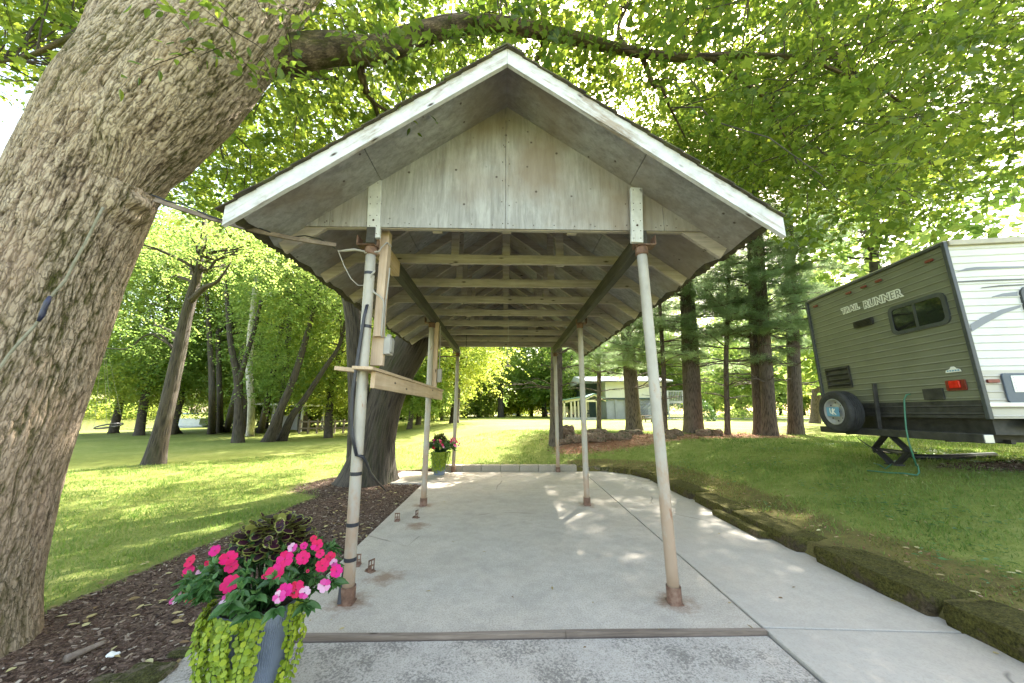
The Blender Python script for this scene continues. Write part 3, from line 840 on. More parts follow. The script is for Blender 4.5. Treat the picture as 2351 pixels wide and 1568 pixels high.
def sprays(mb, P, rng, nleaf=10, length=.5, size=.09, tpl=LT_MP, tilt=.35, droop=.35, twig=None, rmean=None, flat=1.0):
    """flat drooping sprays of leaves on both sides of a twig"""
    n = len(P)
    a = rng.random(n)*2*np.pi
    D = unit(np.stack([np.cos(a), np.sin(a), -droop*rng.random(n)*2 + .1], 1))
    up = unit(np.stack([rng.normal(0, tilt, n), rng.normal(0, tilt, n), np.ones(n)*flat], 1))
    S = unit(np.cross(D, up)); L = length*(.6 + .8*rng.random(n))
    t = np.linspace(.12, 1, nleaf)[None]
    sgn = np.where(np.arange(nleaf) % 2, 1, -1)[None, :, None]
    C = P[:, None] + D[:, None]*(t*L[:, None])[..., None] - np.array((0, 0, 1.))*(droop*(t*L[:, None])**2*.8)[..., None]
    out = unit(D[:, None]*.55 + S[:, None]*sgn*.8 + rng.normal(0, .25, (n, nleaf, 3)))
    out[:, :, 2] -= .25
    NN = unit(up[:, None] + rng.normal(0, .38, (n, nleaf, 3)))
    r = np.clip((rng.random(n)*.55 + .2 if rmean is None else rmean)[:, None] + rng.normal(0, .16, (n, nleaf)), 0, 1)
    sz = size*(.65 + .6*rng.random((n, nleaf)))
    put_leaves(mb, (C + out*.03).reshape(-1, 3), out.reshape(-1, 3), NN.reshape(-1, 3), sz.ravel(), tpl, r.ravel())
    if twig is not None:
        E = P + D*L[:, None] - np.stack([0*L, 0*L, droop*L**2*.8], 1); w = .0035
        M_ = (P + E)/2 + np.array((0, 0, .02))
        V = np.stack([P + S*w, P - S*w, M_ - S*w*.8, M_ + S*w*.8, E], 1)
        o = np.arange(n)[:, None]*5
        twig.add(V.reshape(-1, 3), [o + np.array([[0, 1, 2, 3]]), o + np.array([[3, 2, 4]])])
def wobble(p0, p1, n, amp, rng, sag=0):
    t = np.linspace(0, 1, n)[:, None]; P = p0*(1 - t) + p1*t
    w = np.cumsum(rng.normal(0, 1, (n, 3)), 0); w -= w[0]; w -= t*w[-1]
    return P + w*amp*np.linalg.norm(p1 - p0)/n**.5 + np.array((0, 0, 1))*sag*np.sin(t*np.pi)*np.linalg.norm(p1 - p0)
def trunk_tube(m, P, r, seg=20, ridge=.05, flare=.5, fl_h=.6, seed=1, sub=6, **k):
    """ridged trunk with a root flare"""
    P = np.asarray(P, float); r = np.asarray(r, float); n = (len(P) - 1)*sub + 1
    t0 = np.linspace(0, 1, len(P)); t = np.linspace(0, 1, n)
    def cr(Y):
        # catmull-rom through the points
        out = []
        for q in t*(len(P) - 1):
            i = min(int(q), len(P) - 2); f = q - i
            a, b, c, d = Y[max(i - 1, 0)], Y[i], Y[i + 1], Y[min(i + 2, len(Y) - 1)]
            out.append(.5*((2*b) + (c - a)*f + (2*a - 5*b + 4*c - d)*f*f + (3*b - a - 3*c + d)*f**3))
        return np.array(out)
    Q = cr(P); rr = np.interp(t, t0, r)
    s0 = m.n; m.tube(Q, rr, seg, **k); V = m.v[-1].reshape(n, seg, 3)
    C = Q[:, None]; d = V - C; rad = np.linalg.norm(d, axis=2, keepdims=True); d = d/rad
    a = np.arange(seg)/seg; h = (Q[:, 2] - Q[0, 2])
    ln = np.concatenate([[0], np.cumsum(np.linalg.norm(np.diff(Q, axis=0), axis=1))])
    A, H = np.meshgrid(a, ln)
    kk = 10
    nz = fbm(A*kk, H*.9 + 3, seed, 3, px=kk) - .5
    lobes = fbm(A*5, H*.25, seed + 9, 2, px=5) - .35
    fl = flare*np.exp(-np.maximum(h, 0)/fl_h)[:, None]
    R_ = rad[..., 0]*(1 + ridge*2*nz + fl*(.55 + 1.6*lobes))
    m.v[-1] = (C + d*R_[..., None]).reshape(-1, 3)
    return Q, rr

# ---- the big foreground tree
BT = thing('shade_tree', 'huge leaning tree with ridged bark at the left edge, its limb arching over the shelter', 'tree', (-3.35, 2.35, 0))
BTR = []
def big_trunk():
    m = MB()
    def col(P, rx, ry, nu, nv, seed, amp=.018, flare=0, burls=()):
        P = np.array(P, float); t0 = np.linspace(0, 1, len(P)); t = np.linspace(0, 1, nv)
        f = lambda Y: np.interp(t, t0, Y)
        C = np.stack([f(P[:, 0]), f(P[:, 1]), f(P[:, 2])], 1)
        k_ = np.ones(25)/25; pad = lambda y: np.concatenate([np.linspace(y[0] - (y[12] - y[0]), y[0], 12, endpoint=False), y, np.linspace(y[-1], y[-1] + (y[-1] - y[-13]), 13)[1:]])
        for c in range(3): C[:, c] = np.convolve(pad(C[:, c]), k_, 'valid')[:nv]
        RX, RY = f(rx), f(ry)
        RX = np.convolve(np.pad(RX, 12, 'edge'), k_, 'valid'); RY = np.convolve(np.pad(RY, 12, 'edge'), k_, 'valid')
        T = unit(np.gradient(C, axis=0)); ex = unit(np.array((1., 0, 0)) - T*T[:, :1]); ey = np.cross(T, ex)
        a = np.arange(nu)/nu; ln = np.concatenate([[0], np.cumsum(np.linalg.norm(np.diff(C, axis=0), axis=1))])
        A, H = np.meshgrid(a, ln); kk = 84
        warp = (fbm(A*8, H*1.2, seed + 5, 3, px=8) - .5)
        Aw = A + warp*.03
        n1 = fbm(Aw*kk % kk, H*4.5 + warp, seed, 2, px=kk)
        k2 = kk*2; n2 = fbm(Aw*k2 % k2, H*11 + warp*2, seed + 7, 2, px=k2)
        fur = .9*np.exp(-(np.abs(n1 - .5)/.06)) + .6*np.exp(-(np.abs(n2 - .5)/.06))
        cross = np.clip(vn(Aw*kk*1.3 % (kk*1.3), H*30 + 3*warp, seed + 2)*1.6 - .9, 0, 1)
        smooth_low = 1 - .5*sm((1.3 - (C[:, 2]))/1.2)[:, None]
        big = fbm(A*5, H*.8, seed + 11, 3, px=5) - .5
        rel = np.clip(fur, 0, 1.3) + .35*cross
        dsp = -amp*smooth_low*rel + amp*.4 + .035*big
        rdg = np.clip(1 - rel*.75, 0, 1)*smooth_low + (1 - smooth_low)*.62
        if flare:
            lob = fbm(A*7, H*.2, seed + 21, 2, px=7)
            dsp += flare*np.exp(-C[:, 2]/.35)[:, None]*(lob*1.7 - .25)
        for (bx, by, bz, br, ba) in burls:
            p = np.stack([C[:, None, 0] + RX[:, None]*np.cos(2*np.pi*A), C[:, None, 1] + 0*A + RY[:, None]*np.sin(2*np.pi*A), C[:, None, 2] + 0*A], -1)
            dd = np.linalg.norm(p - np.array((bx, by, bz)), axis=-1)
            dsp += ba*np.exp(-(dd/br)**2)*(1 + .25*np.sin(dd*55 + 5*warp))
        ang = 2*np.pi*A
        V = C[:, None] + ex[:, None]*((RX[:, None] + dsp)*np.cos(ang))[..., None] + ey[:, None]*((RY[:, None] + dsp)*np.sin(ang))[..., None]
        r0 = max(rx)
        st = np.stack([np.cos(ang)*r0 + seed, np.sin(ang)*r0, H], -1)
        i = np.arange(nv - 1)[:, None]*nu; j = np.arange(nu)[None]; k = (j + 1) % nu
        q = np.stack([i + j, i + k, i + nu + k, i + nu + j], -1).reshape(-1, 4)
        m.add(V.reshape(-1, 3), [q], st=st.reshape(-1, 3), rdg=rdg.ravel())
    b1 = np.array((-2.80, 2.30, 2.97))
    col([(-3.52, 2.3, -.15), (-3.49, 2.3, .3), (-3.41, 2.3, 1.0), (-3.32, 2.3, 1.7), (-3.25, 2.3, 2.4), (-3.14, 2.3, 3.1), (-2.96, 2.3, 3.7), (-2.76, 2.32, 4.25), (-2.62, 2.35, 4.7)],
        [.46, .43, .40, .365, .355, .375, .43, .47, .34], [.46, .43, .40, .37, .355, .36, .39, .38, .24], 700, 1000, 3, amp=.011, flare=.06, burls=((b1[0], b1[1], b1[2], .13, .10), (b1[0] + .14, b1[1] + .04, b1[2] - .02, .08, .07), (b1[0] - .2, b1[1] - .1, b1[2] - .05, .12, .03)))
    col([(-3.04, 2.3, 2.6), (-3.08, 2.3, 3.4), (-3.14, 2.33, 4.2), (-3.24, 2.4, 5.2), (-3.35, 2.6, 7.0), (-3.5, 2.9, 9.5), (-3.4, 3.2, 12.5)], [.1, .27, .27, .23, .2, .15, .06], [.1, .27, .27, .23, .2, .15, .06], 300, 620, 17, amp=.009)
    col([(-3.0, 2.3, 2.7), (-2.85, 2.3, 3.35), (-2.60, 2.3, 3.85), (-2.35, 2.32, 4.4), (-2.15, 2.4, 5.1), (-1.9, 2.6, 6.2), (-1.5, 3.0, 8.2), (-1.2, 3.4, 11.)], [.1, .29, .34, .35, .32, .27, .2, .07], [.1, .30, .35, .35, .32, .26, .2, .07], 360, 640, 23, amp=.010)
    return m
btm = big_trunk()
# limb that arches over the roof and its branches
def limb(m, pts, r0, r1, seg=14, seed=1, ridge=.06):
    P = np.array([pY(*p) for p in pts])
    return trunk_tube(m, P, np.linspace(r0, r1, len(P)), seg, ridge, 0, 1, seed, 5)[0]
lm = btm
LIMBS = []; btm_n = btm.n
LIMBS.append(limb(lm, [(560, 130, 2.5), (660, 125, 2.55), (770, 112, 2.7), (862, 116, 2.85), (960, 82, 3.0), (1060, 56, 3.2), (1180, 62, 3.45), (1320, 88, 3.7), (1440, 116, 3.9), (1560, 132, 4.1), (1700, 127, 4.3), (1850, 132, 4.5)], .16, .035, 16, 5))
LIMBS.append(limb(lm, [(1850, 132, 4.5), (1950, 175, 4.7), (2040, 215, 4.9), (2130, 290, 5.1)], .035, .012, 8, 6))
LIMBS.append(limb(lm, [(822, 118, 2.8), (828, 160, 2.95), (841, 211, 3.1), (858, 236, 3.3), (870, 275, 3.5)], .05, .02, 10, 7))
LIMBS.append(limb(lm, [(858, 236, 3.3), (900, 262, 3.5), (935, 285, 3.8)], .02, .008, 8, 8))
LIMBS.append(limb(lm, [(1470, 122, 4.0), (1482, 150, 4.1), (1500, 195, 4.2), (1520, 203, 4.3), (1535, 240, 4.4), (1552, 274, 4.6), (1573, 316, 4.8)], .04, .01, 9, 9))
LIMBS.append(limb(lm, [(1630, 132, 4.2), (1680, 172, 4.4), (1755, 225, 4.6), (1790, 290, 4.8), (1821, 352, 5.0)], .035, .008, 9, 10))
LIMBS.append(limb(lm, [(1250, 80, 3.6), (1240, 120, 3.8), (1225, 170, 4.1)], .03, .012, 8, 11))
LIMBS.append(limb(lm, [(1440, 110, 3.9), (1420, 60, 4.0), (1470, -40, 4.4)], .03, .02, 8, 12))
LIMBS.append(limb(lm, [(1850, 132, 4.5), (1930, 105, 4.8), (2050, 95, 5.1), (2180, 60, 5.4)], .025, .01, 8, 13))
LIMBS.append(limb(lm, [(480, 190, 2.9), (600, 165, 3.3), (700, 172, 3.8), (790, 182, 4.4)], .07, .02, 9, 14))
LIMBS.append(limb(lm, [(700, 170, 3.8), (860, 120, 5.0), (1010, 60, 6.0), (1150, -30, 7.)], .05, .02, 9, 15))
LIMBS.append(limb(lm, [(1840, -60, 5.8), (1861, 0, 5.8), (1896, 101, 5.9), (1935, 150, 6.0), (1987, 196, 6.1), (2026, 259, 6.2), (2057, 315, 6.3), (2127, 371, 6.4)], .11, .02, 12, 16))
LIMBS.append(limb(lm, [(1150, -300, 4.2), (1500, -240, 4.8), (1840, -60, 5.8)], .16, .11, 12, 17))
LIMBS.append(limb(lm, [(700, -330, 3.2), (900, -330, 3.6), (1150, -300, 4.2)], .2, .16, 12, 18))
LIMBS.append(limb(lm, [(2026, 259, 6.2), (2100, 330, 6.3), (2180, 420, 6.4)], .03, .008, 8, 19))
LIMBS.append(limb(lm, [(300, 60, 2.9), (180, 80, 3.2), (60, 130, 3.6), (-60, 150, 4.)], .05, .01, 8, 20))
for i_ in range(len(lm.at['rdg'])):
    if lm.at['rdg'][i_].max() == 0: lm.at['rdg'][i_][:] = -.15 + .6*np.random.default_rng(i_).random(lm.at['rdg'][i_].shape)
lm.build('trunk', M_BIGBARK, BT, smooth=True)

def canopy():
    rng = np.random.default_rng(11)
    xs_ = [-200, 0, 80, 200, 330, 440, 520, 640, 760, 1000, 1163, 1300, 1500, 1650, 1750, 1900, 2080, 2200, 2290, 2360, 2560]
    ys_ = [250, 190, 235, 130, 120, 330, 470, 400, 330, 300, 260, 300, 390, 430, 470, 500, 510, 430, 330, 250, 200]
    C = []
    while len(C) < 1900:
        px = rng.uniform(-200, 2560); lo = np.interp(px, xs_, ys_)
        py = rng.uniform(-420, lo); Y = rng.uniform(2.9, 10.5)
        if px < 420: Y = rng.uniform(3.4, 8)
        if vn(np.array(px/150.), np.array(py/150.), 5) < .2 and py > 0: continue
        if 2180 < px < 2330 and 60 < py < 190 and rng.random() < .8: continue
        if px < 90 and (py > 60) and rng.random() < .75: continue
        # keep some holes in the left part
        p = pY(px, py, Y)
        if p[2] > 14.5: continue
        if abs(p[0]) < 2.9 and 2.0 < p[1] < 9.8 and p[2] < 4.9: continue
        if np.hypot(p[0] + 3.1, p[1] - 2.4) < 1.0: continue
        C.append(p)
    while len(C) < 2650:  # clusters added to keep sun off the slab and fill canopy gaps
        p = np.array((rng.uniform(3.5, 11), rng.uniform(5.5, 15), rng.uniform(6.5, 12.5)))
        py = 784 - FPX*((p[2] - CAMH)*CP - p[1]*SP)/(p[1]*CP + (p[2] - CAMH)*SP); px = 1175 + FPX*p[0]/(p[1]*CP + (p[2] - CAMH)*SP)
        if py > np.interp(px, xs_, ys_) - 20: continue
        C.append(p)
    nC = len(C)
    while len(C) < nC + 170:
        px, py, Y = rng.uniform(425, 740), rng.uniform(170, 490), rng.uniform(5, 12)
        if py > np.interp(px, (425, 520, 740), (440, 500, 430)): continue
        p = pY(px, py, Y)
        if abs(p[0]) < 2.7 and p[1] < 9.8: continue
        C.append(p)
    for (c, s_, n_c) in (((8.0, 11.0, 11.0), (3.0, 3.4, 1.8), 150), ((5.3, 9.6, 8.8), (2.2, 2.2, 1.0), 110)):  # dense clumps added to block sun patches on the walkway
        for q in range(n_c): C.append(np.array(c) + rng.normal(0, .55, 3)*np.array(s_))
    C = [c for c in C if not (abs(c[0]) < 2.9 and 2 < c[1] < 9.8 and c[2] < 4.9)]
    C = np.array(C)
    k = 5
    P = np.repeat(C, k, 0) + rng.normal(0, 1, (len(C)*k, 3))*np.array((.42, .42, .22))
    ok = ~((np.abs(P[:, 0]) < 2.7) & (P[:, 1] > 2.2) & (P[:, 1] < 9.6) & (P[:, 2] < 4.75)); P = P[ok]
    base = np.clip(.42 + .4*(vn(P[:, 0]*.7 + 5, P[:, 2]*.9 + 9, 3) - .5) + rng.normal(0, .1, len(P)), .05, .95)
    m = MB(); tw = MB()
    sel = rng.random(len(P)) < .5
    sprays(m, P[sel], rng, 9, .50, .108, LT_MP, .4, .4, tw, base[sel]); sprays(m, P[~sel], rng, 11, .42, .074, LT_MP, .55, .55, tw, base[~sel])
    # near sprays hanging in front of the fork of the trunk and along the arching limb
    Q = []
    for (a, b, yy_, n_) in (((470, -10), (760, 250), 2.0, 34), ((640, -20), (950, 160), 2.2, 26), ((400, 20), (560, 120), 1.65, 10), ((960, 100), (1130, 40), 2.9, 10), ((470, 350), (520, 560), 3.2, 12), ((2000, 470), (2250, 420), 5.4, 22), ((2280, 180), (2400, 330), 5.4, 20)):
        for i in range(n_):
            t_ = rng.random(); Q.append(pY(a[0]*(1 - t_) + b[0]*t_ + rng.normal()*30, a[1]*(1 - t_) + b[1]*t_ + rng.normal()*26, yy_ + rng.random()*.5))
    Q = np.array(Q); sprays(m, Q, rng, 8, .34, .07, LT_OV, .5, .5, tw, np.full(len(Q), .45))
    # hang the clusters on thin branches from the limbs
    L = np.vstack(LIMBS)
    for c in C[::4]:
        d = np.linalg.norm(L - c, axis=1); i = np.argmin(d)
        if d[i] < 3.2: tw.tube(wobble(L[i], c, 6, .12, rng, .05), np.linspace(.011, .004, 6), 5, cap=False)
    m.build('crown', M_LEAF, BT)
    tw.build('twigs', M_BARKF, BT)
canopy()

# ---- general broadleaf tree
def broadleaf(name, label, P, r, blobs, seed, nclus=60, per=5, nleaf=9, leaf=.12, length=.6, lm_=None, bk=None, group=None, flare=.5, extra=(), tpl=LT_RH, cut=None, droop=.4, cat='tree', seg=18, spread=(.5, .5, .35), rsc=1.):
    rng = np.random.default_rng(seed)
    P = np.array(P, float); base = P[0].copy(); o = thing(name, label, cat, tuple(base), group)
    P[0, 2] -= .12
    m = MB(); Q, rr = trunk_tube(m, P, np.array(r)*rsc, seg, .06, flare, .45, seed, 6)
    for e in extra:
        trunk_tube(m, np.array(e[0], float), np.array(e[1], float)*rsc, 12, .06, 0, 1, seed + 3, 4)
    C = []
    for (c, s, w) in blobs:
        n = int(nclus*w); d = unit(rng.normal(size=(n, 3))); rad = (.45 + .55*rng.random(n)**.5)[:, None]
        C.append(np.array(c) + d*rad*np.array(s))
    C = np.vstack(C)
    if cut is not None: C = C[C[:, 2] > cut]
    sel = rng.choice(len(C), min(len(C), 26), replace=False)
    for i in sel:
        c = C[i]; k = np.searchsorted(Q[:, 2], min(c[2] - .8, Q[-1, 2])); k = int(np.clip(k, len(Q)*.35, len(Q) - 1))
        L = np.linalg.norm(c - Q[k]); r0 = min(.3*rr[k] + .02, .02*L + .02)
        m.tube(wobble(Q[k], c, 7, .09, rng, .06), np.linspace(r0, .012, 7), 6, cap=False)
    m.build('trunk', bk or M_BARK2, o, smooth=True)
    PP = np.repeat(C, per, 0) + rng.normal(0, 1, (len(C)*per, 3))*np.array(spread)
    if cut is not None: PP = PP[PP[:, 2] > cut - .3]
    base_r = np.clip(.45 + .5*(vn(PP[:, 0]*.5 + seed, PP[:, 2]*.6, seed) - .5) + rng.normal(0, .1, len(PP)), .03, .97)
    m = MB(); sprays(m, PP, rng, nleaf, length, leaf, tpl, .5, droop, None, base_r)
    m.build('crown', lm_ or M_LEAFB, o)
    return o
def px_path(pts):
    """[(px,py,Y)...] first one dropped to the ground"""
    L = []
    for i, (a, b, Y) in enumerate(pts): L.append(gnd(a, b) if Y is None else pY(a, b, Y))
    return L
# twin trunked tree behind the middle left post
g0 = np.array((-3.05, 7.75, 0.))
broadleaf('shade_tree', 'massive dark tree with two twisting trunks beside the left side of the shelter', [g0, pY(862, 1010, 7.7), pY(882, 930, 7.75), pY(908, 860, 7.8), pY(945, 790, 7.9), pY(975, 700, 8.3), pY(960, 560, 8.6), pY(930, 400, 8.8)],
          [.60, .47, .45, .46, .48, .46, .40, .30], [((-2.9, 8.6, 7.5), (2.6, 2.4, 1.5), .6), ((-1, 12.5, 10.5), (5.5, 4.0, 2.4), 2.6), ((-4.6, 8.3, 7.0), (1.6, 1.6, 1.2), .3)], 21, 150, 5, 9, .13, .6, M_LEAF, M_BARK2, None, .5, rsc=.82,  # widest clump, hidden behind the roof, added to dapple the left lawn with shade
          extra=[([(-3.2, 7.7, .1), pY(826, 960, 7.6), pY(820, 840, 7.6), pY(808, 700, 7.7), pY(770, 560, 7.9), pY(740, 400, 8.2)], [.34, .27, .25, .23, .18, .1])], cut=4.7, tpl=LT_RH, seg=40)

# ---- left group
def zat(px, Y, z): return np.array(((px - 1175.5)/FPX*(Y*CP + (z - CAMH)*SP), Y, z))
b = gnd(352, 1066); Y = b[1]
broadleaf('leaning_tree', 'dark ivy-specked tree leaning right with a snapped pale limb, nearest on the left lawn', [b, pY(378, 960, Y), pY(402, 850, Y + .05), pY(425, 740, Y + .1), pY(440, 680, Y + .1), pY(462, 590, Y + .2), pY(470, 480, Y + .4)],
          [.36, .31, .29, .27, .24, .16, .07], [(pY(400, 560, Y + .3), (2.0, 1.8, 1.2), 1.), (pY(330, 760, Y + .8), (1.3, 1.3, .6), .25), (pY(540, 570, Y + .5), (1.6, 1.5, .7), .4)], 31, 110, 5, 9, .085, .45, M_LEAFB, M_BARK2, None, .5, rsc=.6,
          extra=[([pY(438, 690, Y), pY(470, 660, Y - .1), pY(500, 645, Y - .2), pY(533, 598, Y - .3)], [.16, .13, .08, .01]), ([pY(395, 800, Y), pY(368, 768, Y), pY(330, 772, Y), pY(296, 800, Y), pY(245, 800, Y), pY(225, 810, Y)], [.05, .045, .035, .03, .022, .015])])
snag = MB(); 
def lt(label, pts, r, blobs, seed, **k):
    pts = [p if p[2] is not None else p for p in pts]
    P = px_path(pts); return broadleaf('riverside_tree', label, P, r, blobs(P) if callable(blobs) else blobs, seed, group='trees between the left lawn and the river', **k)
def crownat(dx=0, dy=0, dz=0, s=(3, 3, 2.2)):
    return lambda P: [(P[-1] + np.array((dx, dy, dz)), s, 1.)]
K = dict(nclus=150, per=6, leaf=.14, length=.7, rsc=.66)
Y = gnd(545, 1016)[1]
lt('dark upright tree forking low into two stems, on the left lawn', [(546, 1016, None), (548, 940, Y), (546, 870, Y), (530, 790, Y), (522, 700, Y + .3), (510, 560, Y + .5)], [.34, .28, .27, .19, .15, .08], crownat(0, 1, .4, (3.2, 3, 2)), 41,
   extra=[([pY(548, 880, Y), pY(565, 820, Y), pY(583, 760, Y + .2), pY(600, 690, Y + .3)], [.2, .17, .15, .12])], **K)
Y2 = Y + 1.2
P = [gnd(575, 1000), pY(577, 930, Y2), pY(572, 840, Y2), pY(578, 740, Y2), pY(592, 600, Y2)]
o = thing('snapped_tree', 'pale barkless tree snapped off at the top behind the forked tree', 'tree', tuple(P[0])); m = MB()
P[0] = P[0] - (0, 0, .1); trunk_tube(m, P, [.2, .17, .17, .15, .1], 16, .08, .3, .4, 77)
m.build('trunk', M_PALEB, o, smooth=True)
lt('straight reddish tree left of the forked tree', [(486, 996, None), (487, 930, 21), (486, 860, 21), (480, 760, 21.5), (470, 600, 22)], [.3, .25, .24, .2, .1], crownat(-1, 0, 0, (3.4, 3, 2)), 42, **K)
lt('straight tree with sunlit bark just right of the reddish one', [(506, 992, None), (505, 930, 22), (503, 860, 22), (500, 760, 22.5)], [.28, .24, .22, .18], crownat(1, 2, 1, (2.4, 2, 1.6)), 43, **K)
lt('short tree leaning right behind the forked tree', [(519, 990, None), (532, 940, 21), (545, 880, 21), (555, 800, 21.3)], [.3, .25, .22, .15], crownat(2, 1, 1, (2.4, 2, 1.6)), 44, **K)
lt('slim tree leaning right with a sunlit right side, under the pale shed roof', [(597, 992, None), (612, 930, 20), (628, 850, 20), (645, 760, 20.3), (660, 690, 20.6), (670, 600, 21)], [.3, .24, .22, .2, .17, .08], crownat(0, 0, 0, (3, 3, 2.2)), 45, **K)
lt('left one of two dark trunks leaning strongly right by the shelter', [(615, 1014, None), (640, 950, 17.5), (668, 885, 17.5), (690, 820, 17.7), (715, 730, 18), (740, 640, 18.5)], [.36, .27, .25, .23, .18, .1], crownat(0, 0, 0, (3.2, 3, 2.2)), 46, **K)
lt('right one of two dark trunks leaning strongly right by the shelter', [(646, 1012, None), (668, 960, 18), (700, 915, 18), (742, 850, 18.2), (780, 790, 18.6), (800, 700, 19)], [.34, .25, .21, .18, .15, .08], crownat(0, 0, 0, (3, 3, 2)), 47, **K)
lt('hidden stump-like tree behind the nearest leaning tree', [(397, 996, None), (394, 960, 24), (388, 900, 24), (384, 820, 24)], [.55, .34, .3, .2], crownat(0, 1, 1, (3, 3, 2)), 48, **K)
# trees and shrubs further left and behind, closing the view to the river bank
def back(name, label, x, y, h, rt, seed, lf, s, group, leaf=.26, n=60, low=1.5, per=6, dark=False):
    z = float(hgt(x, y)); rng = np.random.default_rng(seed)
    P = [(x, y, z), (x + rng.normal()*.2, y, z + h*.25), (x + rng.normal()*.4, y, z + h*.5), (x + rng.normal()*.6, y, z + h*.8)]
    bl = [((x, y, z + low + (h - low)*.5), (s, s, (h - low)*.5), 1.)]
    return broadleaf(name, label, P, [rt*1.1, rt, rt*.8, rt*.3], bl, seed, n, per, 8, leaf, leaf*3.2, lf, M_BARK2, group, tpl=LT_RH, cut=z + low*.6, seg=10, spread=(.6, .6, .45))

# far tree prototypes, copied
def far_proto(seed, lf, h=14, s=4.6, low=2.0, leaf=.42, big=None):
    big = h > 18
    x = 0; y = 0; rng = np.random.default_rng(seed)
    P = [(0, 0, 0), (.2, 0, h*.2), (rng.normal()*.3, 0, h*.45), (rng.normal()*.5, 0, h*.8)]
    bl = [((0, 0, low + (h - low)*.5), (s, s, (h - low)*.5), 1.), ((rng.normal()*2, rng.normal(), low + h*.12), (s*.8, s*.8, h*.12), .35)]
    return broadleaf('woodland_tree', 'x', P, [.34, .28, .22, .06], bl, seed, 420 if big else 150, 7 if big else 6, 8, leaf, .9 if big else 1.3, lf, M_BARKF, 'x', tpl=LT_RH, cut=low*.7, seg=9, spread=(.8, .8, .6))
protos = [far_proto(s_, l_, h_, w_, lo_, le_) for s_, l_, h_, w_, lo_, le_ in
          ((101, M_LEAFB, 14, 4.6, 2.2, .4), (102, M_LEAFY, 12, 4.4, 1.8, .4), (103, M_LEAFB, 17, 4.2, 3.0, .42), (104, M_LEAFD, 10, 3.8, 1.2, .36), (105, M_LEAFY, 9, 3.2, 1.4, .33))]
used = set()
protos.append(far_proto(111, M_LEAFB, 22, 4.6, 3.5, .2)); protos.append(far_proto(112, M_LEAFY, 20, 4.8, 2.5, .2))
def putfar(k, x, y, sc, rz, label, group, name=None):
    p = protos[k]
    o = p if k not in used else copy_tree(p)
    used.add(k)
    o.location = (x, y, float(hgt(x, y)) - .1); o.scale = (sc, sc, sc); o.rotation_euler = (0, 0, rz)
    o['label'] = label; o['group'] = group; o['category'] = 'tree'
    return o
rng = np.random.default_rng(77)
def ringpos(px, Y): return (px - 1175.5)/FPX*Y*.98, Y
# river side: near bank trees (between lawn and water)
for px, Y, k, sc in ((120, 30, 5, .6), (-60, 26, 5, .7), (490, 46, 1, .75), (560, 34, 0, .7), (640, 38, 1, .8), (710, 33, 0, .75), (760, 42, 2, .8), (600, 48, 2, 1.0), (500, 56, 0, 1.), (820, 36, 1, .8), (690, 52, 2, 1.0)):
    x, y = ringpos(px, Y)
    if bankd(x, y) > -1.5:
        sft = bankd(x, y) + 3; x += .88*sft; y -= .48*sft
    putfar(k, x, y, sc, rng.random()*6, 'leafy tree in the grove along the near river bank', 'grove trees along the near river bank')
for (px, Y, k, sc, rz) in ((150, 24, 5, .8, 0), (400, 24, 5, .85, 1), (560, 25, 5, .85, 2), (700, 28, 6, 1., 3), (830, 38, 6, 1.2, 4), (960, 52, 6, 1.3, 5), (1500, 56, 6, 1.5, .6), (1700, 58, 5, 1.5, 1.6), (1930, 60, 6, 1.5, 2.6), (270, 27, 5, .8, 2.2), (1150, 48, 5, 1.2, 2), (640, 19.5, 5, .62, 1.3), (760, 21, 6, .7, 4.4), (1043, 25, 6, .95, 1), (500, 31, 6, .9, 2), (330, 23, 6, .75, 5), (610, 33, 5, 1., 2)):
    x, y = ringpos(px, Y)
    if bankd(x, y) > -1.5: sft = bankd(x, y) + 3; x += .88*sft; y -= .48*sft
    putfar(k, x, y, sc, rz, 'tall leafy tree rising behind the shelter roof', 'tall trees around the shelter')
# far bank
for i, t_ in enumerate(np.linspace(-60, 120, 24)):
    p = RB + RA*t_ + RN*(95 + rng.random()*6)
    putfar(int(rng.integers(0, 5)), p[0], p[1], .8 + .35*rng.random(), rng.random()*6, 'leafy tree on the far bank of the river', 'trees on the far river bank')
# centre and right woods
for i, px in enumerate(np.arange(830, 1330, 30)):
    Y = 46 + 22*rng.random(); x, y = ringpos(px, Y)
    putfar([1, 0, 4, 1, 2][i % 5], x, y, .85 + .35*rng.random(), rng.random()*6, 'sunlit leafy tree at the far side of the lawn', 'trees beyond the lawn')
for i, px in enumerate(np.arange(700, 2700, 52)):
    Y = 78 + 30*rng.random(); x, y = ringpos(px, Y)
    putfar([2, 0, 1, 2][i % 4], x, y, .95 + .35*rng.random(), rng.random()*6, 'tall tree in the distant edge of the woods', 'distant woodland edge')
for i, px in enumerate(np.arange(1280, 1760, 60)):
    Y = 54 + 6*rng.random(); x, y = ringpos(px, Y)
    putfar([0, 2, 2][i % 3], x, y, .8 + .25*rng.random(), rng.random()*6, 'dark leafy tree standing behind the grey building', 'trees behind the building')
for i, (x, y, k, sc) in enumerate(((17, 15, 2, .9), (24, 20, 0, 1.), (13, 24, 2, 1.), (20, 30, 0, 1.1), (30, 12, 2, 1.), (22, 8, 0, 1.), (34, 26, 2, 1.1), (27, 38, 0, 1.1))):
    if i in (1, 2, 3, 5, 6): continue
    putfar(k, x, y, sc, rng.random()*6, {0: 'narrow leafy tree in the woods just left above the trailer', 4: 'tall leafy tree far behind the white trailer side', 7: 'broad leafy tree deepest in the woods behind the trailer'}[i], 'woods behind the trailer')
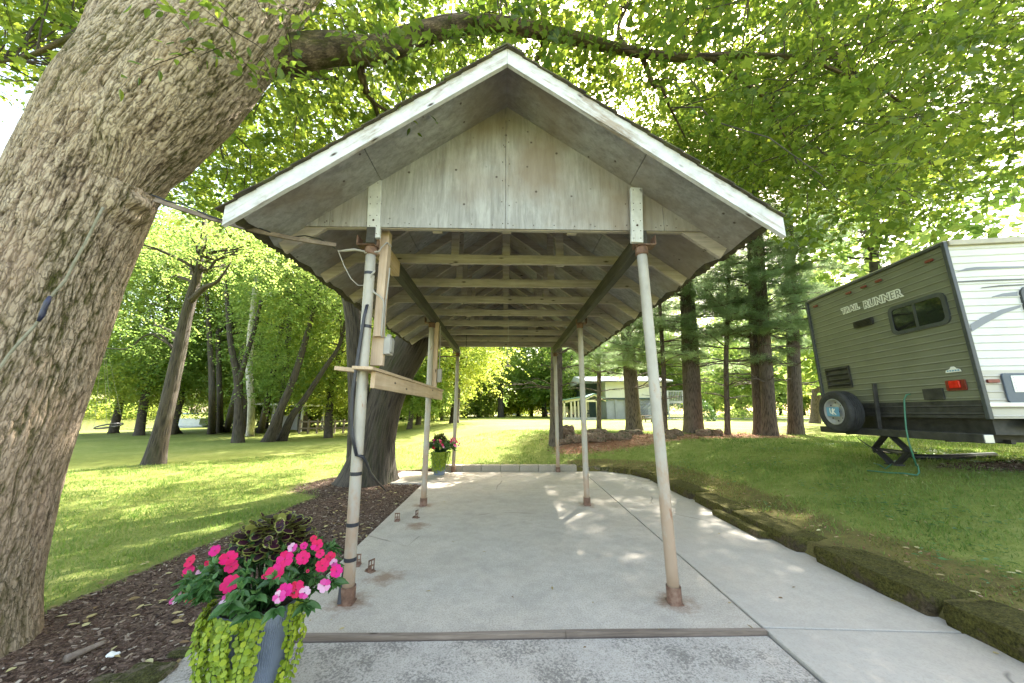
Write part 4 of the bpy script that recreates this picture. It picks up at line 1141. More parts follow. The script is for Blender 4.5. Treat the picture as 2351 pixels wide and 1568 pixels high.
# small sunlit trees and dark trunks in the middle distance
for (px, py, k, sc, lb) in ((1160, 955, 4, .62, 'small tree with a thin dark trunk, alone on the far lawn'), (1116, 958, 4, .42, 'low bright yellow-green tree on the far lawn, left of the lone thin tree'), (1012, 965, 1, .55, 'bushy tree with a short dark trunk near the middle left post'), (1062, 955, 3, .6, 'dark rounded tree left of centre on the far lawn'), (960, 975, 0, .6, 'leafy tree seen between the twin trunks and the rear left post'), (940, 985, 2, .5, 'thin leafy tree just right of the twin trunks')):
    g_ = gnd(px, py); o = putfar(k, g_[0], g_[1], sc, rng.random()*6, lb, None); del o['group']
# bushes on the river bank
def bush(label, p, s, seed, lf, leaf=.1, cat='bush', n=70):
    rng = np.random.default_rng(seed); d = unit(rng.normal(size=(n*9, 3))); d[:, 2] = np.abs(d[:, 2])*1.0
    P = np.array(p) + d*np.array(s)*(.75 + .25*rng.random((n*9, 1)))
    m = MB(); put_leaves(m, P, unit(d + rng.normal(0, .6, d.shape)), unit(rng.normal(size=d.shape)), leaf*(.7 + .6*rng.random(len(P))), LT_RH, np.clip(rng.normal(.5, .2, len(P)), 0, 1))
    # inner core so the bush is dense
    o = solo(m, 'bush', lf, label, cat)
    return o
for i, (px, Y) in enumerate(((228, 104), (262, 101), (300, 100), (345, 100), (390, 99), (440, 98), (485, 98), (190, 106))):
    x, y = ringpos(px, Y); sft = bankd(x, y) - 90; x += .88*sft; y -= .48*sft
    o = bush('bushy shrub overhanging the water on the far bank', (x, y, -.2), (4.5, 4, 3.5 + rng.random()*2), 60 + i, M_LEAFY if i % 2 else M_LEAFB, .5)
    o['group'] = 'shrubs along the far bank'
o = bush('low dark bush at the water edge beside the moored boat', (gnd(480, 992)[0], gnd(480, 992)[1] + 2, -.2), (1.3, 1.1, 1.0), 70, M_LEAFD, .14)

# ---- pines
def pine_proto(name, h, r, seed, nwh, blen, low, dead, tuft=.17, dens=1.0):
    rng = np.random.default_rng(seed); o = thing(name, 'x', 'tree', (0, 0, 0))
    m = MB(); P = [(0, 0, -.15), (0, 0, .5), (.03, 0, h*.25), (rng.normal()*.08, 0, h*.5), (0, 0, h*.8), (0, 0, h)]
    trunk_tube(m, P, [r*1.12, r, r*.88, r*.68, r*.3, .02], 22, .035, .32, .3, seed, 8)
    cr = MB(); T = []; TD = []
    z = dead
    while z < h - .4:
        live = z > low
        nb = rng.integers(3, 6)
        for b_ in range(nb):
            a = rng.random()*2*np.pi; L = blen*(1 - .75*max(0, (z - low)/(h - low)))*(.6 + .5*rng.random())
            if not live: L *= .25 + .6*rng.random()
            up = .28 + .2*rng.random() if z > h*.6 else .02 + .22*rng.random()
            e = np.array((math.cos(a)*L, math.sin(a)*L, z + L*up - .10*L*L*.6)); s_ = np.array((math.cos(a)*r*.6, math.sin(a)*r*.6, z))
            W = wobble(s_, e, 8, .05, rng, .06); m.tube(W, np.linspace(.012 + .007*L, .005, 8), 5, cap=False)
            nt = int((10 if live else 4)*L)
            for k in range(nt):
                t_ = .2 + .8*rng.random(); q = W[min(int(t_*7), 7)]; sd = rng.choice((-1, 1)); aa = a + sd*(.5 + .5*rng.random())
                l2 = (.25 + .5*rng.random())*(1.15 - t_)*min(L, 2.2)*.75 + .1
                e2 = q + np.array((math.cos(aa)*l2, math.sin(aa)*l2, l2*(rng.random()*.3 - .12)))
                m.tube([q, (q + e2)/2 + (0, 0, .02), e2], [.006, .005, .003], 3, cap=False)
                if live:
                    for w_ in np.linspace(.35, 1, int(2 + l2*5*dens)): T.append(q*(1 - w_) + e2*w_ + rng.normal(0, .03, 3)); TD.append(unit(e2 - q))
            if live: T.append(e); TD.append(unit(e - s_))
        z += (.42 + .2*rng.random())*(1 if live else .9)
    T = np.array(T); TD = np.array(TD); k = 16
    PP = np.repeat(T, k, 0) + rng.normal(0, .035, (len(T)*k, 3)); DD = unit(np.repeat(TD, k, 0)*.55 + rng.normal(0, .62, (len(T)*k, 3)))
    base = np.clip(.45 + .5*(vn(PP[:, 0]*.8, PP[:, 2]*1.2, seed) - .5) + rng.normal(0, .12, len(PP)), 0, 1)
    put_leaves(cr, PP, DD, unit(rng.normal(size=PP.shape)), tuft*(.7 + .5*rng.random(len(PP))), (np.array([(-.028, 0, 0), (.028, 0, 0), (0, 1, 0)]), [(0, 1, 2)]), base)
    m.build('trunk', M_BARKP, o, smooth=True); cr.build('crown', M_NEED, o)
    return o
PP_ = [pine_proto('pine_tree', 15, .34, 201, 30, 3.4, 3.3, 1.9), pine_proto('pine_tree', 14, .27, 202, 30, 3.1, 2.9, 1.7), pine_proto('pine_tree', 10, .075, 203, 20, 1.9, 2.3, 1.2)]
pused = set()
def pine(k, px, py, w_px, toppx, toppy, label, rz, hs=1.0):
    b = gnd(px, py); Y = b[1]; zc_ = Y*CP + (b[2] - CAMH)*SP
    r_ = w_px/2*zc_/FPX*zc_/math.hypot(zc_, b[0]); t = pY(toppx, toppy, Y)
    o = PP_[k] if k not in pused else copy_tree(PP_[k]); pused.add(k)
    d = t - b; s = r_/[.34, .27, .075][k]
    o.location = b; o.rotation_mode = 'ZYX'
    sc = np.clip(s, .75, 1.25) if k < 2 else np.clip(s, .8, 1.6)
    o.scale = (sc, sc, hs)
    rot = Vector((d[0]*.8, 0, d[2])).to_track_quat('Z', 'Y').to_euler()
    o.rotation_euler = (0, math.atan2(d[0], d[2]), rz)
    o['label'] = label; o['category'] = 'pine tree'; o['group'] = 'pines on the rise right of the shelter'
    return b
pine(1, 1277, 1018, 27, 1277, 830, 'dark pine standing right behind the rear right post', .3)
pine(2, 1375, 985, 11, 1375, 800, 'thin pine with a bare pole-like trunk left of the thick trunk at the boulders', 1.2)
pine(1, 1456, 988, 36, 1440, 740, 'thick pine rising from the boulders left of the front right post', 2.4)
pine(2, 1527, 994, 13, 1518, 740, 'thin crooked pine seen just right of the front right post', .5)
pine(0, 1593, 994, 46, 1578, 660, 'thickest pine trunk, in the middle of the pine row', 4.0)
pine(2, 1670, 998, 14, 1669, 700, 'thin straight pine right of the thickest trunk', 3.1)
pine(1, 1749, 998, 36, 1724, 640, 'left trunk of the close pair of pines', 5.2)
pine(1, 1768, 1000, 26, 1748, 660, 'right trunk of the close pair of pines', 1.0)
pine(1, 1827, 998, 30, 1818, 660, 'grey barked pine just left of the trailer', 3.7)
pine(0, 1872, 972, 24, 1880, 760, 'pine half hidden behind the left corner of the trailer', 2.1)
for i, (x, y, k) in ((1, (20.5, 18.5, 0)),):
    o = copy_tree(PP_[k]); o.location = (x, y, float(hgt(x, y))); o.rotation_euler = (0, 0, i*1.7); o.scale = (1, 1, 1.1)
    o['label'] = ('tall pine behind the trailer roof, nearest the pine row', 'tall pine far behind the trailer front end', 'big pine standing close beyond the white trailer side')[i]; o['group'] = 'pines above and behind the trailer'; o['category'] = 'pine tree'
# ------------------------------------------------------------------ travel trailer
TN = np.array((5.5, 4.1)); TU = nrm((.1185, .993)); TS = nrm((.993, -.1185))
def TP(u, s, z): return np.array((TN[0] + TU[0]*u + TS[0]*s, TN[1] + TU[1]*u + TS[1]*s, z))
def o8(x, y): return ((2200 + x/1.96)/1.276, (650 + y/1.96)/1.276)
def fpx(x, y, off=0):
    d = ray(*o8(x, y)); n = np.array((*TS, 0.)); p = np.array((0, 0, CAMH)) + d*((np.array((*TN, 0)) - n*off - (0, 0, CAMH)).dot(n)/d.dot(n))
    r = p - np.array((*TN, 0)); return r[:2].dot(TU), p[2]
def spx(x, y, off=0):
    d = ray(*o8(x, y)); n = np.array((*TU, 0.)); p = np.array((0, 0, CAMH)) + d*((np.array((*TN, 0)) - n*off - (0, 0, CAMH)).dot(n)/d.dot(n))
    r = p - np.array((*TN, 0)); return r[:2].dot(TS), p[2]
M_OLIVE = simple('olive_siding', [(.3, (.132, .138, .096)), (.7, (.16, .166, .118))], scale=3, rough=.38, bump=.03)
M_WHITE = simple('white_siding', [(.3, (.52, .51, .49)), (.7, (.6, .59, .57))], scale=2, rough=.35, bump=.03)
M_BEIGE = simple('beige_siding', [(.3, (.40, .37, .32)), (.7, (.46, .43, .38))], scale=2, rough=.4, bump=.03)
M_TRIMD = simple('dark_trim', [(.3, (.03, .035, .04)), (.7, (.06, .065, .07))], scale=6, rough=.4, bump=.05)
M_FRAME = simple('black_steel', [(.3, (.012, .012, .012)), (.7, (.05, .048, .045))], scale=9, rough=.55, bump=.15)
M_TAN = simple('tan_rail', [(.3, (.35, .31, .24)), (.7, (.45, .41, .33))], scale=6, rough=.5, bump=.05)
M_GREY = simple('grey_graphic', [(.3, (.15, .155, .18)), (.7, (.2, .21, .24))], scale=2, rough=.4, bump=0)
M_DGREY = simple('dark_graphic', [(.3, (.05, .05, .055)), (.7, (.08, .08, .085))], scale=2, rough=.4, bump=0)
M_GLASS = simple('tinted_glass', [(.3, (.006, .008, .008)), (.7, (.012, .014, .014))], scale=2, rough=.04, bump=0, spec=.8)
M_REDL = simple('red_lens', [(.3, (.45, .012, .008)), (.7, (.65, .03, .015))], scale=30, rough=.2, bump=.1)
M_DRED = simple('dark_red_lens', [(.3, (.13, .015, .01)), (.7, (.2, .03, .02))], scale=30, rough=.3, bump=.1)
M_TYRE = simple('tyre_rubber', [(.3, (.014, .014, .015)), (.7, (.04, .04, .042))], scale=10, rough=.75, bump=.2)
M_RIM = simple('silver_rim', [(.3, (.28, .28, .28)), (.7, (.4, .4, .4))], scale=8, rough=.45, metal=.3, bump=.05)
M_SILVER = simple('silver_trim', [(.3, (.45, .45, .45)), (.7, (.6, .6, .6))], scale=4, rough=.35, metal=.6, bump=.03)
M_BLUEP = simple('blue_plate', [(.3, (.10, .26, .42)), (.7, (.15, .34, .5))], scale=4, rough=.4, bump=0)
M_WHT = simple('white_mark', [(.3, (.68, .68, .64)), (.7, (.78, .78, .74))], scale=4, rough=.5, bump=0)
M_HOSE = simple('green_hose', [(.3, (.03, .12, .07)), (.7, (.05, .18, .11))], scale=6, rough=.4, bump=.05)
M_CHAR = simple('charcoal_panel', [(.3, (.06, .08, .11)), (.7, (.09, .11, .15))], scale=3, rough=.4, bump=.03)
TL = thing('travel_trailer', 'olive and white travel trailer on jacks, seen from its rear corner on the right lawn', 'trailer', tuple(TP(0, 0, .6)))
W_ = 2.45; ZT = 3.49; ZB = 1.36; LEN = 7.0
bu, bz = fpx(1335, 1022); ZBAND = bz
def siding(m, P0, d, n, L, z0, z1, per=.0925, flat=False):
    zs = []; hs = []
    z = z1
    while z > z0 + 1e-3:
        for a, h in ((0, 0), (.055, 0), (.06, .005), (.068, .0085), (.076, .005), (.081, 0)):
            if z - a > z0: zs.append(z - a); hs.append(h)
        z -= per
    zs.append(z0); hs.append(0)
    zs = np.array(zs); hs = np.array(hs); k = len(zs)
    n3 = np.array((*n, 0.)); d3 = np.array((*d, 0.))
    A = np.array(P0) + n3*hs[:, None]; A[:, 2] = zs; B = A + d3*L
    i = np.arange(k - 1); m.add(np.vstack([A, B]), [np.stack([i, i + 1, k + i + 1, k + i], 1)])
    return m
NS = -TS; NU = -TU
m = siding(MB(), TP(0, 0, 0), TU, NS, W_, ZBAND, ZT - .0); m.build('rear_wall', M_OLIVE, TL)
m = siding(MB(), TP(0, 0, 0), TU, NS, W_, ZB - .03, ZBAND); m.build('rear_skirt', M_FRAME, TL)
zbe = spx(1325, 852)[1]
m = siding(MB(), TP(0, 0, 0), TS, NU, LEN, zbe, ZT); sw = m.build('side_wall', M_WHITE, TL)
m = siding(MB(), TP(0, 0, 0), TS, NU, LEN, ZB - .03, zbe); m.build('lower_side_wall', M_BEIGE, TL)
m = MB(); c = TP(W_/2, LEN/2, (ZT + ZB)/2); Rm = np.stack([(*TS, 0), (*TU, 0), (0, 0, 1)], 1)
m.box(c, (LEN - .03, W_ - .03, ZT - ZB - .02), Rm); m.build('body', M_WHITE, TL)
m = MB()
m.beam(TP(-.012, -.012, ZB - .04), TP(-.012, -.012, ZT + .02), .045, .045, up=(*TS, 0)); m.beam(TP(W_ + .0, -.012, ZB), TP(W_, -.012, ZT + .02), .05, .04, up=(*TS, 0))
m.beam(TP(-.03, -.014, ZT + .012), TP(W_ + .02, -.014, ZT + .012), .04, .035); m.build('corner_trim', M_TRIMD, TL, bevel=.006)
m = MB(); m.beam(TP(-.02, 0.02, ZT + .01), TP(-.02, LEN, ZT + .01), .05, .07); m.build('awning_rail', M_TAN, TL, bevel=.006)
m = MB(); m.box(TP(W_/2, LEN/2, ZT + .03), (LEN, W_, .05), Rm); m.build('roof', M_TAN, TL)
m = MB(); m.tube([TP(W_ - .1, .35, ZT + .05), TP(W_ - .2, .3, ZT + .16), TP(W_ - .75, .3, ZT + .17), TP(W_ - .9, .35, ZT + .05)], .018, 8); m.build('ladder_top', M_FRAME, TL)
def fquad(m, pts, off, th, px=True, side=False):
    """quad given in picture points lying on the rear (or side) face, given thickness"""
    L = []
    for (x, y) in pts:
        if side: s_, z = spx(x, y); L.append(TP(-off, s_, z))
        else: u, z = fpx(x, y); L.append(TP(u, -off, z))
    n3 = np.array((*(NU if side else NS), 0))
    m.poly(L[::-1], n3*th); return np.array(L)
def rrect(u0, u1, z0, z1, r, n=5):
    P = []
    for cx, cz, a0 in ((u1 - r, z1 - r, 0), (u0 + r, z1 - r, 90), (u0 + r, z0 + r, 180), (u1 - r, z0 + r, 270)):
        for a in np.linspace(a0, a0 + 90, n): P.append((cx + r*math.cos(R(a)), cz + r*math.sin(R(a))))
    return P
def face_poly(m, P, off, th, side=False):
    Q = [TP(-off, u, z) if side else TP(u, -off, z) for u, z in P]
    n3 = np.array((*(NU if side else NS), 0)); m.poly(Q, n3*th)
def ring_poly(m, Pout, Pin, off, th, side=False):
    n3 = np.array((*(NU if side else NS), 0)); n = len(Pout)
    f = lambda P: np.array([TP(-off, u, z) if side else TP(u, -off, z) for u, z in P])
    A, B = f(Pout), f(Pin); V = np.vstack([A, B, A + n3*th, B + n3*th]); i = np.arange(n); j = (i + 1) % n
    m.add(V, [np.concatenate([np.stack([2*n + i, 2*n + j, 3*n + j, 3*n + i], 1), np.stack([i, j, 2*n + j, 2*n + i], 1), np.stack([n + i, 3*n + i, 3*n + j, n + j], 1)])])
u1, z1 = fpx(785, 490); u0, z1b = fpx(1115, 402); ub, z0 = fpx(808, 655)
wz1 = (z1 + z1b)/2; wz0 = (z0 + fpx(1137, 590)[1])/2
m = MB(); ring_poly(m, rrect(u0, u1, wz0, wz1, .09), rrect(u0 + .05, u1 - .05, wz0 + .05, wz1 - .05, .06), .0, .022)
uc = u0 + (u1 - u0)*.52; face_poly(m, [(uc - .018, wz0 + .03), (uc + .018, wz0 + .03), (uc + .018, wz1 - .03), (uc - .018, wz1 - .03)], .002, .015)
wf = m.build('window', M_TRIMD, TL)
m = MB(); face_poly(m, rrect(u0 + .04, u1 - .04, wz0 + .04, wz1 - .04, .06), .009, .004); m.build('pane', M_GLASS, wf)
for (x, y) in ((375, 485), (565, 408), (652, 373), (737, 338), (1030, 224)):
    u, z = fpx(x, y); m = MB(); face_poly(m, rrect(u - .05, u + .05, z - .018, z + .018, .012), .006, .022); m.build('marker_light', M_DRED, TL, bevel=.004)
u, z = fpx(652, 580); m = MB(); face_poly(m, rrect(u - .17, u + .17, z - .055, z + .055, .01), .005, .03)
for k in range(4): m.beam(TP(u - .15, -.045, z - .035 + k*.023), TP(u + .15, -.045, z - .035 + k*.023), .02, .005)
m.build('vent', M_FRAME, TL)
ua, za = fpx(430, 845); uc_, zc2 = fpx(590, 950)
m = MB(); ring_poly(m, rrect(uc_, ua, zc2, za, .01), rrect(uc_ + .03, ua - .03, zc2 + .03, za - .03, .005), .004, .02)
for k in range(4): zz = zc2 + .05 + k*(za - zc2 - .1)/3; m.beam(TP(uc_ + .02, -.02, zz), TP(ua - .02, -.02, zz), .012, .05, up=(NS[0]*.7, NS[1]*.7, .7))
face_poly(m, [(uc_ + .01, zc2 + .01), (ua - .01, zc2 + .01), (ua - .01, za - .01), (uc_ + .01, za - .01)], .003, .006)
m.build('louvred_vent', M_FRAME, TL)
ta, tz = fpx(1120, 912); tb, tz2 = fpx(1252, 965)
m = MB(); face_poly(m, rrect(tb, ta, tz2, tz, .015), .005, .015); tl_ = m.build('tail_light', M_DRED, TL, bevel=.004)
um = (ta + tb)/2; m = MB(); face_poly(m, rrect(um - .06, um + .06, tz2 + .03, tz - .01, .01), .02, .015); m.build('lens', M_REDL, tl_, bevel=.004)
ha, hz = fpx(990, 960); hb_, hz2 = fpx(1122, 1020); m = MB(); face_poly(m, rrect(hb_, ha, hz2, hz, .008), .004, .018); m.build('access_hatch', M_FRAME, TL, bevel=.003)
u, z = fpx(1165, 847)
m = MB(); face_poly(m, [(u - .09, z - .035), (u + .09, z - .035), (u + .08, z - .005), (u + .035, z + .008), (u + .015, z + .035), (u - .02, z + .035), (u - .04, z + .01), (u - .08, z - .002)][::-1], .011, .002); st_ = m.build('sticker', M_WHT, TL)
m = MB()
for k in range(5): face_poly(m, [(u - .07 + k*.03, z - .024), (u - .05 + k*.03, z - .024), (u - .05 + k*.03, z - .006), (u - .07 + k*.03, z - .006)], .0135, .001)
m.build('print', M_BLUEP, st_)
def text(name, body, size, org, xd, nd, mat, parent, off=0., ext=.001, offset=0., spacing=1.0, up=(0, 0, 1)):
    cu = bpy.data.curves.new(name, 'FONT'); cu.body = body; cu.size = size; cu.extrude = ext; cu.offset = offset; cu.space_character = spacing
    cu.align_x = 'CENTER'; cu.align_y = 'CENTER'; cu.resolution_u = 3
    t = bpy.data.objects.new(name, cu); COL.objects.link(t)
    me = bpy.data.meshes.new_from_object(t.evaluated_get(bpy.context.evaluated_depsgraph_get()))
    bpy.data.objects.remove(t)
    x = Vector(nrm(xd)); n_ = Vector(nrm(nd)); u_ = n_.cross(x)
    p = Vector(org) + n_*off
    Mx = Matrix(((x.x, u_.x, n_.x, p.x), (x.y, u_.y, n_.y, p.y), (x.z, u_.z, n_.z, p.z), (0, 0, 0, 1)))
    me.transform(Mx); me.transform(Matrix.Translation(-ORG[parent.name]))
    me.materials.clear(); me.materials.append(mat)
    o = bpy.data.objects.new(name, me); COL.objects.link(o); o.parent = parent; ORG[o.name] = ORG[parent.name]; return o
for word, xa, ya, xb, yb in (('TRAIL', 512, 512, 640, 478), ('RUNNER', 648, 470, 872, 408)):
    a = fpx(xa, ya + 5); b_ = fpx(xb, yb + 5); uc3 = (a[0] + b_[0])/2; zc3 = (a[1] + b_[1])/2; wid = abs(a[0] - b_[0])
    k = wid/len(word)*1.42
    bk_ = text('lettering', word, k, TP(uc3, 0, zc3), (-TU[0], -TU[1], 0), (*NS, 0), M_WHT, TL, .0105, .001, .016, 1.06)
    text('letter_fill', word, k, TP(uc3, 0, zc3), (-TU[0], -TU[1], 0), (*NS, 0), M_OLIVE, bk_, .0135, .001, -.001, 1.06)
# side wall graphics, hatch and window
for pts, mt in (([(1166, 291), (1230, 268), (1290, 260), (1568, 256), (2000, 250), (2000, 262), (1568, 264), (1290, 276), (1225, 282)], M_GREY),
                ([(1182, 343), (1350, 333), (1568, 327), (1900, 330), (1900, 338), (1568, 333), (1350, 341), (1182, 349)], M_DGREY),
                ([(1318, 378), (1420, 365), (1568, 358), (1568, 364), (1420, 372), (1318, 382)], M_DGREY),
                ([(1375, 432), (1440, 412), (1525, 402), (1525, 426), (1440, 428), (1380, 435)], M_GREY),
                ([(1254, 590), (1330, 545), (1430, 505), (1543, 478), (1543, 492), (1440, 530), (1340, 585), (1263, 632)], M_GREY)):
    m = MB(); L = [spx(x, y) for x, y in pts]; m_ = MB(); face_poly(m_, L[::-1], .0095, .0012, True); m_.build('graphic_stripe', mt, sw)
sa, sz = spx(1420, 870); sb, sz2 = spx(1452, 1038)
m = MB(); face_poly(m, rrect(sa, sa + .75, sz2, sz, .03)[::-1], .01, .02, True); sd_ = m.build('storage_door', M_CHAR, TL, bevel=.005)
m = MB(); face_poly(m, rrect(sa + .08, sa + .36, sz - .22, sz - .03, .01)[::-1], .031, .004, True)
for k in range(6): m.beam(TP(-.038, sa + .1, sz - .2 + k*.03), TP(-.038, sa + .34, sz - .2 + k*.03), .008, .012)
m.build('grille', M_WHT, sd_)
s_, z = spx(1380, 914); m = MB(); face_poly(m, rrect(s_ - .06, s_ + .06, z - .02, z + .02, .01)[::-1], .008, .02, True); m.build('marker_light', M_DRED, TL)
s0_, z = spx(1525, 372); _, zb_ = spx(1530, 548)
m = MB(); ring_poly(m, rrect(s0_, s0_ + .9, zb_, z, .1)[::-1], rrect(s0_ + .05, s0_ + .85, zb_ + .05, z - .05, .07)[::-1], .0, .025, True); wf = m.build('window', M_TRIMD, TL)
m = MB(); face_poly(m, rrect(s0_ + .04, s0_ + .86, zb_ + .04, z - .04, .07)[::-1], .01, .004, True); m.build('pane', M_GLASS, wf)
m = MB(); _, zr = spx(1400, 1050); m.beam(TP(-.02, .0, zr), TP(-.02, LEN, zr), .03, .05); m.build('rub_rail', M_SILVER, TL, bevel=.004)
m = MB(); m.box(TP(W_/2, LEN/2 + .05, ZB - .12), (LEN - .2, W_ - .25, .2), Rm); m.build('underbelly', M_FRAME, TL)
m = MB(); m.beam(TP(.0, .4, ZB - .07), TP(.0, LEN, ZB - .1), .03, .12); m.build('lower_trim', M_SILVER, TL)
# bumper, frame rails
bzc = fpx(900, 1218, .12)[1]
m = MB(); m.beam(TP(-.05, -.12, bzc), TP(W_ - .02, -.12, bzc), .10, .10); bp = m.build('bumper', M_FRAME, TL, bevel=.008)
m = MB(); m.box(TP(-.055, -.12, bzc), (.09, .012, .09), Rm); m.build('bumper_cap', M_SILVER, bp, bevel=.004)
for uu in (.45, 2.0):
    m = MB(); m.beam(TP(uu, -.06, bzc - .01), TP(uu, LEN, bzc - .01), .05, .12); m.build('chassis_rail', M_FRAME, TL)
m = MB()
for x in (.55, 1.3, 2.2, 3.2, 4.2): m.beam(TP(.35, x, bzc - .06), TP(2.1, x, bzc - .06), .05, .05)
m.build('cross_member', M_FRAME, TL)
# vertical strut on the rear
a = fpx(715, 928, .03); b_ = fpx(745, 1190, .06); m = MB(); m.beam(TP(a[0], -.05, a[1]), TP(b_[0], -.07, b_[1]), .05, .03, up=(*TU, 0)); m.build('strut', M_FRAME, TL, bevel=.004)
# spare wheel
def wheel(parent, c, ax, r, wdt, nm='spare_wheel', plate=False):
    axm = np.stack([np.cross((0, 0, 1), ax), (0, 0, 1), ax], 1)
    rt = thing_part = MB()
    prof = [(r*.60, .0), (r*.66, .012), (r*.80, .02), (r*.93, .012), (r*.985, -.012)]
    for k in range(5):
        h = -.03 - k*(wdt - .06)/5; prof += [(r, h), (r, h - (wdt - .06)/5 + .012), (r*.975, h - (wdt - .06)/5 + .010), (r*.975, h - (wdt - .06)/5 + .002)]
    prof += [(r*.98, -wdt + .02), (r*.92, -wdt), (r*.6, -wdt)]
    rt.lathe(c, prof, 48, axm); ty = rt.build(nm, M_TYRE, parent, smooth=False)
    m = MB(); m.lathe(c, [(r*.62, .0), (r*.60, .012), (r*.56, .0), (r*.53, -.05), (r*.48, -.06), (r*.34, -.035), (r*.28, -.03), (r*.14, -.03), (r*.13, -.01), (r*.06, -.005), (0, -.005)], 40, axm)
    rim = m.build('rim', M_RIM, ty, smooth=True)
    m = MB()
    for k in range(8):
        a = k*math.pi/4; q = c + axm @ np.array((r*.43*math.cos(a), r*.43*math.sin(a), -.044)); m.cyl(q, q + np.array(ax)*.006, r*.035, 8)
    for k in range(5):
        a = k*2*math.pi/5; q = c + axm @ np.array((r*.2*math.cos(a), r*.2*math.sin(a), -.03)); m.cyl(q, q + np.array(ax)*.02, .01, 6)
    merge_in(rim, m, M_FRAME, parent)
    return ty
su, sz_ = fpx(478, 1090, .34)
spc = TP(su, -.34, sz_)
ty = wheel(TL, spc, np.array((*NS, 0)), .345, .21)
m = MB(); m.box(spc + np.array((*NS, 0))*.02, (.006, .26, .15), Rm); pl_ = m.build('plate', M_BLUEP, ty, bevel=.002)
for ch, dx, dz, sz9 in (('U', .02, .008, .13), ('K', -.025, -.006, .13)):
    text('letter', ch, sz9, spc + np.array((*TU, 0))*dx + (0, 0, dz), (-TU[0], -TU[1], 0), (*NS, 0), M_WHT, pl_, .0245 + (.001 if ch == 'K' else 0), .0005, .004)
m = MB(); m.beam(TP(su, -.34 + .2, sz_), TP(su, -.1, sz_), .06, .06); m.beam(TP(su, -.12, sz_), TP(su, -.12, bzc), .06, .05, up=(*TU, 0)); m.build('wheel_carrier', M_FRAME, TL)
# scissor jacks
def jack(cx, s_, label=None, sc=1.0):
    ztop = bzc - .06; zbot = float(hgt(*TP(cx, s_, 0)[:2])) + .02; zm = (ztop + zbot)/2; w2 = .24*sc
    m = MB()
    for sy in (-.03, .03):
        T0, T1 = TP(cx - .06, s_ + sy, ztop), TP(cx + .06, s_ + sy, ztop); B0, B1 = TP(cx - .05, s_ + sy, zbot), TP(cx + .05, s_ + sy, zbot)
        K0, K1 = TP(cx - w2, s_ + sy, zm), TP(cx + w2, s_ + sy, zm)
        for p, q in ((T0, K0), (T1, K1), (B0, K0), (B1, K1)): m.beam(p, q, .012, .05, up=(*TS, 0))
    m.box(TP(cx, s_, ztop + .02), (.1, .16, .02), Rm); m.box(TP(cx, s_, zbot - .01), (.12, .2, .02), Rm)
    m.tube([TP(cx - w2 - .1, s_, zm), TP(cx + w2 + .05, s_, zm)], .01, 8)
    m.build('scissor_jack', M_FRAME, TL)
ju = fpx(805, 1300, -.1)[0]
jack(ju, .1, sc=1.15)
m = MB()
for sy in (0.,):
    A = TP(.05, .45, bzc - .08); B = TP(-.35, .75, float(hgt(*TP(-.35, .75, 0)[:2])) + .02)
    m.beam(A, B, .05, .04); m.beam(TP(.05, 1.1, bzc - .08), TP(-.28, .72, .95), .035, .03); m.box(B, (.22, .16, .02), Rm)
m.build('stabilizer_leg', M_FRAME, TL, bevel=.004)
# axle wheels further along
for s_ in (2.3, 3.15):
    wc = TP(.2, s_, .6 + .34 + .05); ww = wheel(TL, wc, np.array((*NU, 0)), .34, .2, 'wheel')
# hose, cables on the ground
def onface(x, y, off): u, z = fpx(x, y, off); return TP(u, -off, z)
P = [onface(915, 990, .03), onface(893, 992, .06), onface(880, 1020, .09), onface(883, 1080, .12), onface(890, 1180, .19), onface(905, 1260, .2), onface(930, 1340, .2), onface(950, 1400, .15)]
G = [gnd(*o8(x, y)) + (0, 0, .018) for x, y in ((968, 1448), (955, 1463), (880, 1455), (780, 1447), (670, 1435))]
m = MB(); m.tube(P + [G[0] + (0, 0, .1)] + G, .010, 10); solo(m, 'garden_hose', M_HOSE, 'green hose hanging from the trailer rear wall down to the grass', 'hose', smooth=True)
m = MB(); G = [gnd(*o8(x, y)) + (0, 0, .016) for x, y in ((945, 1460), (985, 1470), (1010, 1445), (1000, 1425))]; m.tube(G, .012, 8)
G = [gnd(*o8(x, y)) + (0, 0, .016) for x, y in ((830, 1378), (800, 1405), (775, 1428), (735, 1400), (707, 1392))]; m2 = MB(); m2.tube(G, .009, 8); solo(m2, 'garden_hose', M_HOSE, 'pale looped hose end lying on the mulch below the scissor jack', 'hose', smooth=True)
G = [gnd(*o8(x, y)) + (0, 0, .04) for x, y in ((700, 1325), (780, 1330), (860, 1345), (960, 1365), (1100, 1368), (1250, 1360), (1400, 1352))]
m = MB(); m.tube(G, .045, 10); solo(m, 'sewer_hose', M_BLACK, 'thick black drain hose lying on the mulch under the trailer', 'hose', smooth=True)
m = MB(); m.tube([onface(612, 1240, .12), onface(660, 1275, .1), onface(715, 1308, 0), gnd(*o8(800, 1345)) + (0, 0, .05)], .008, 6); solo(m, 'power_cord', M_BLACK, 'thin black cord drooping from the bumper beside the spare wheel', 'cord')

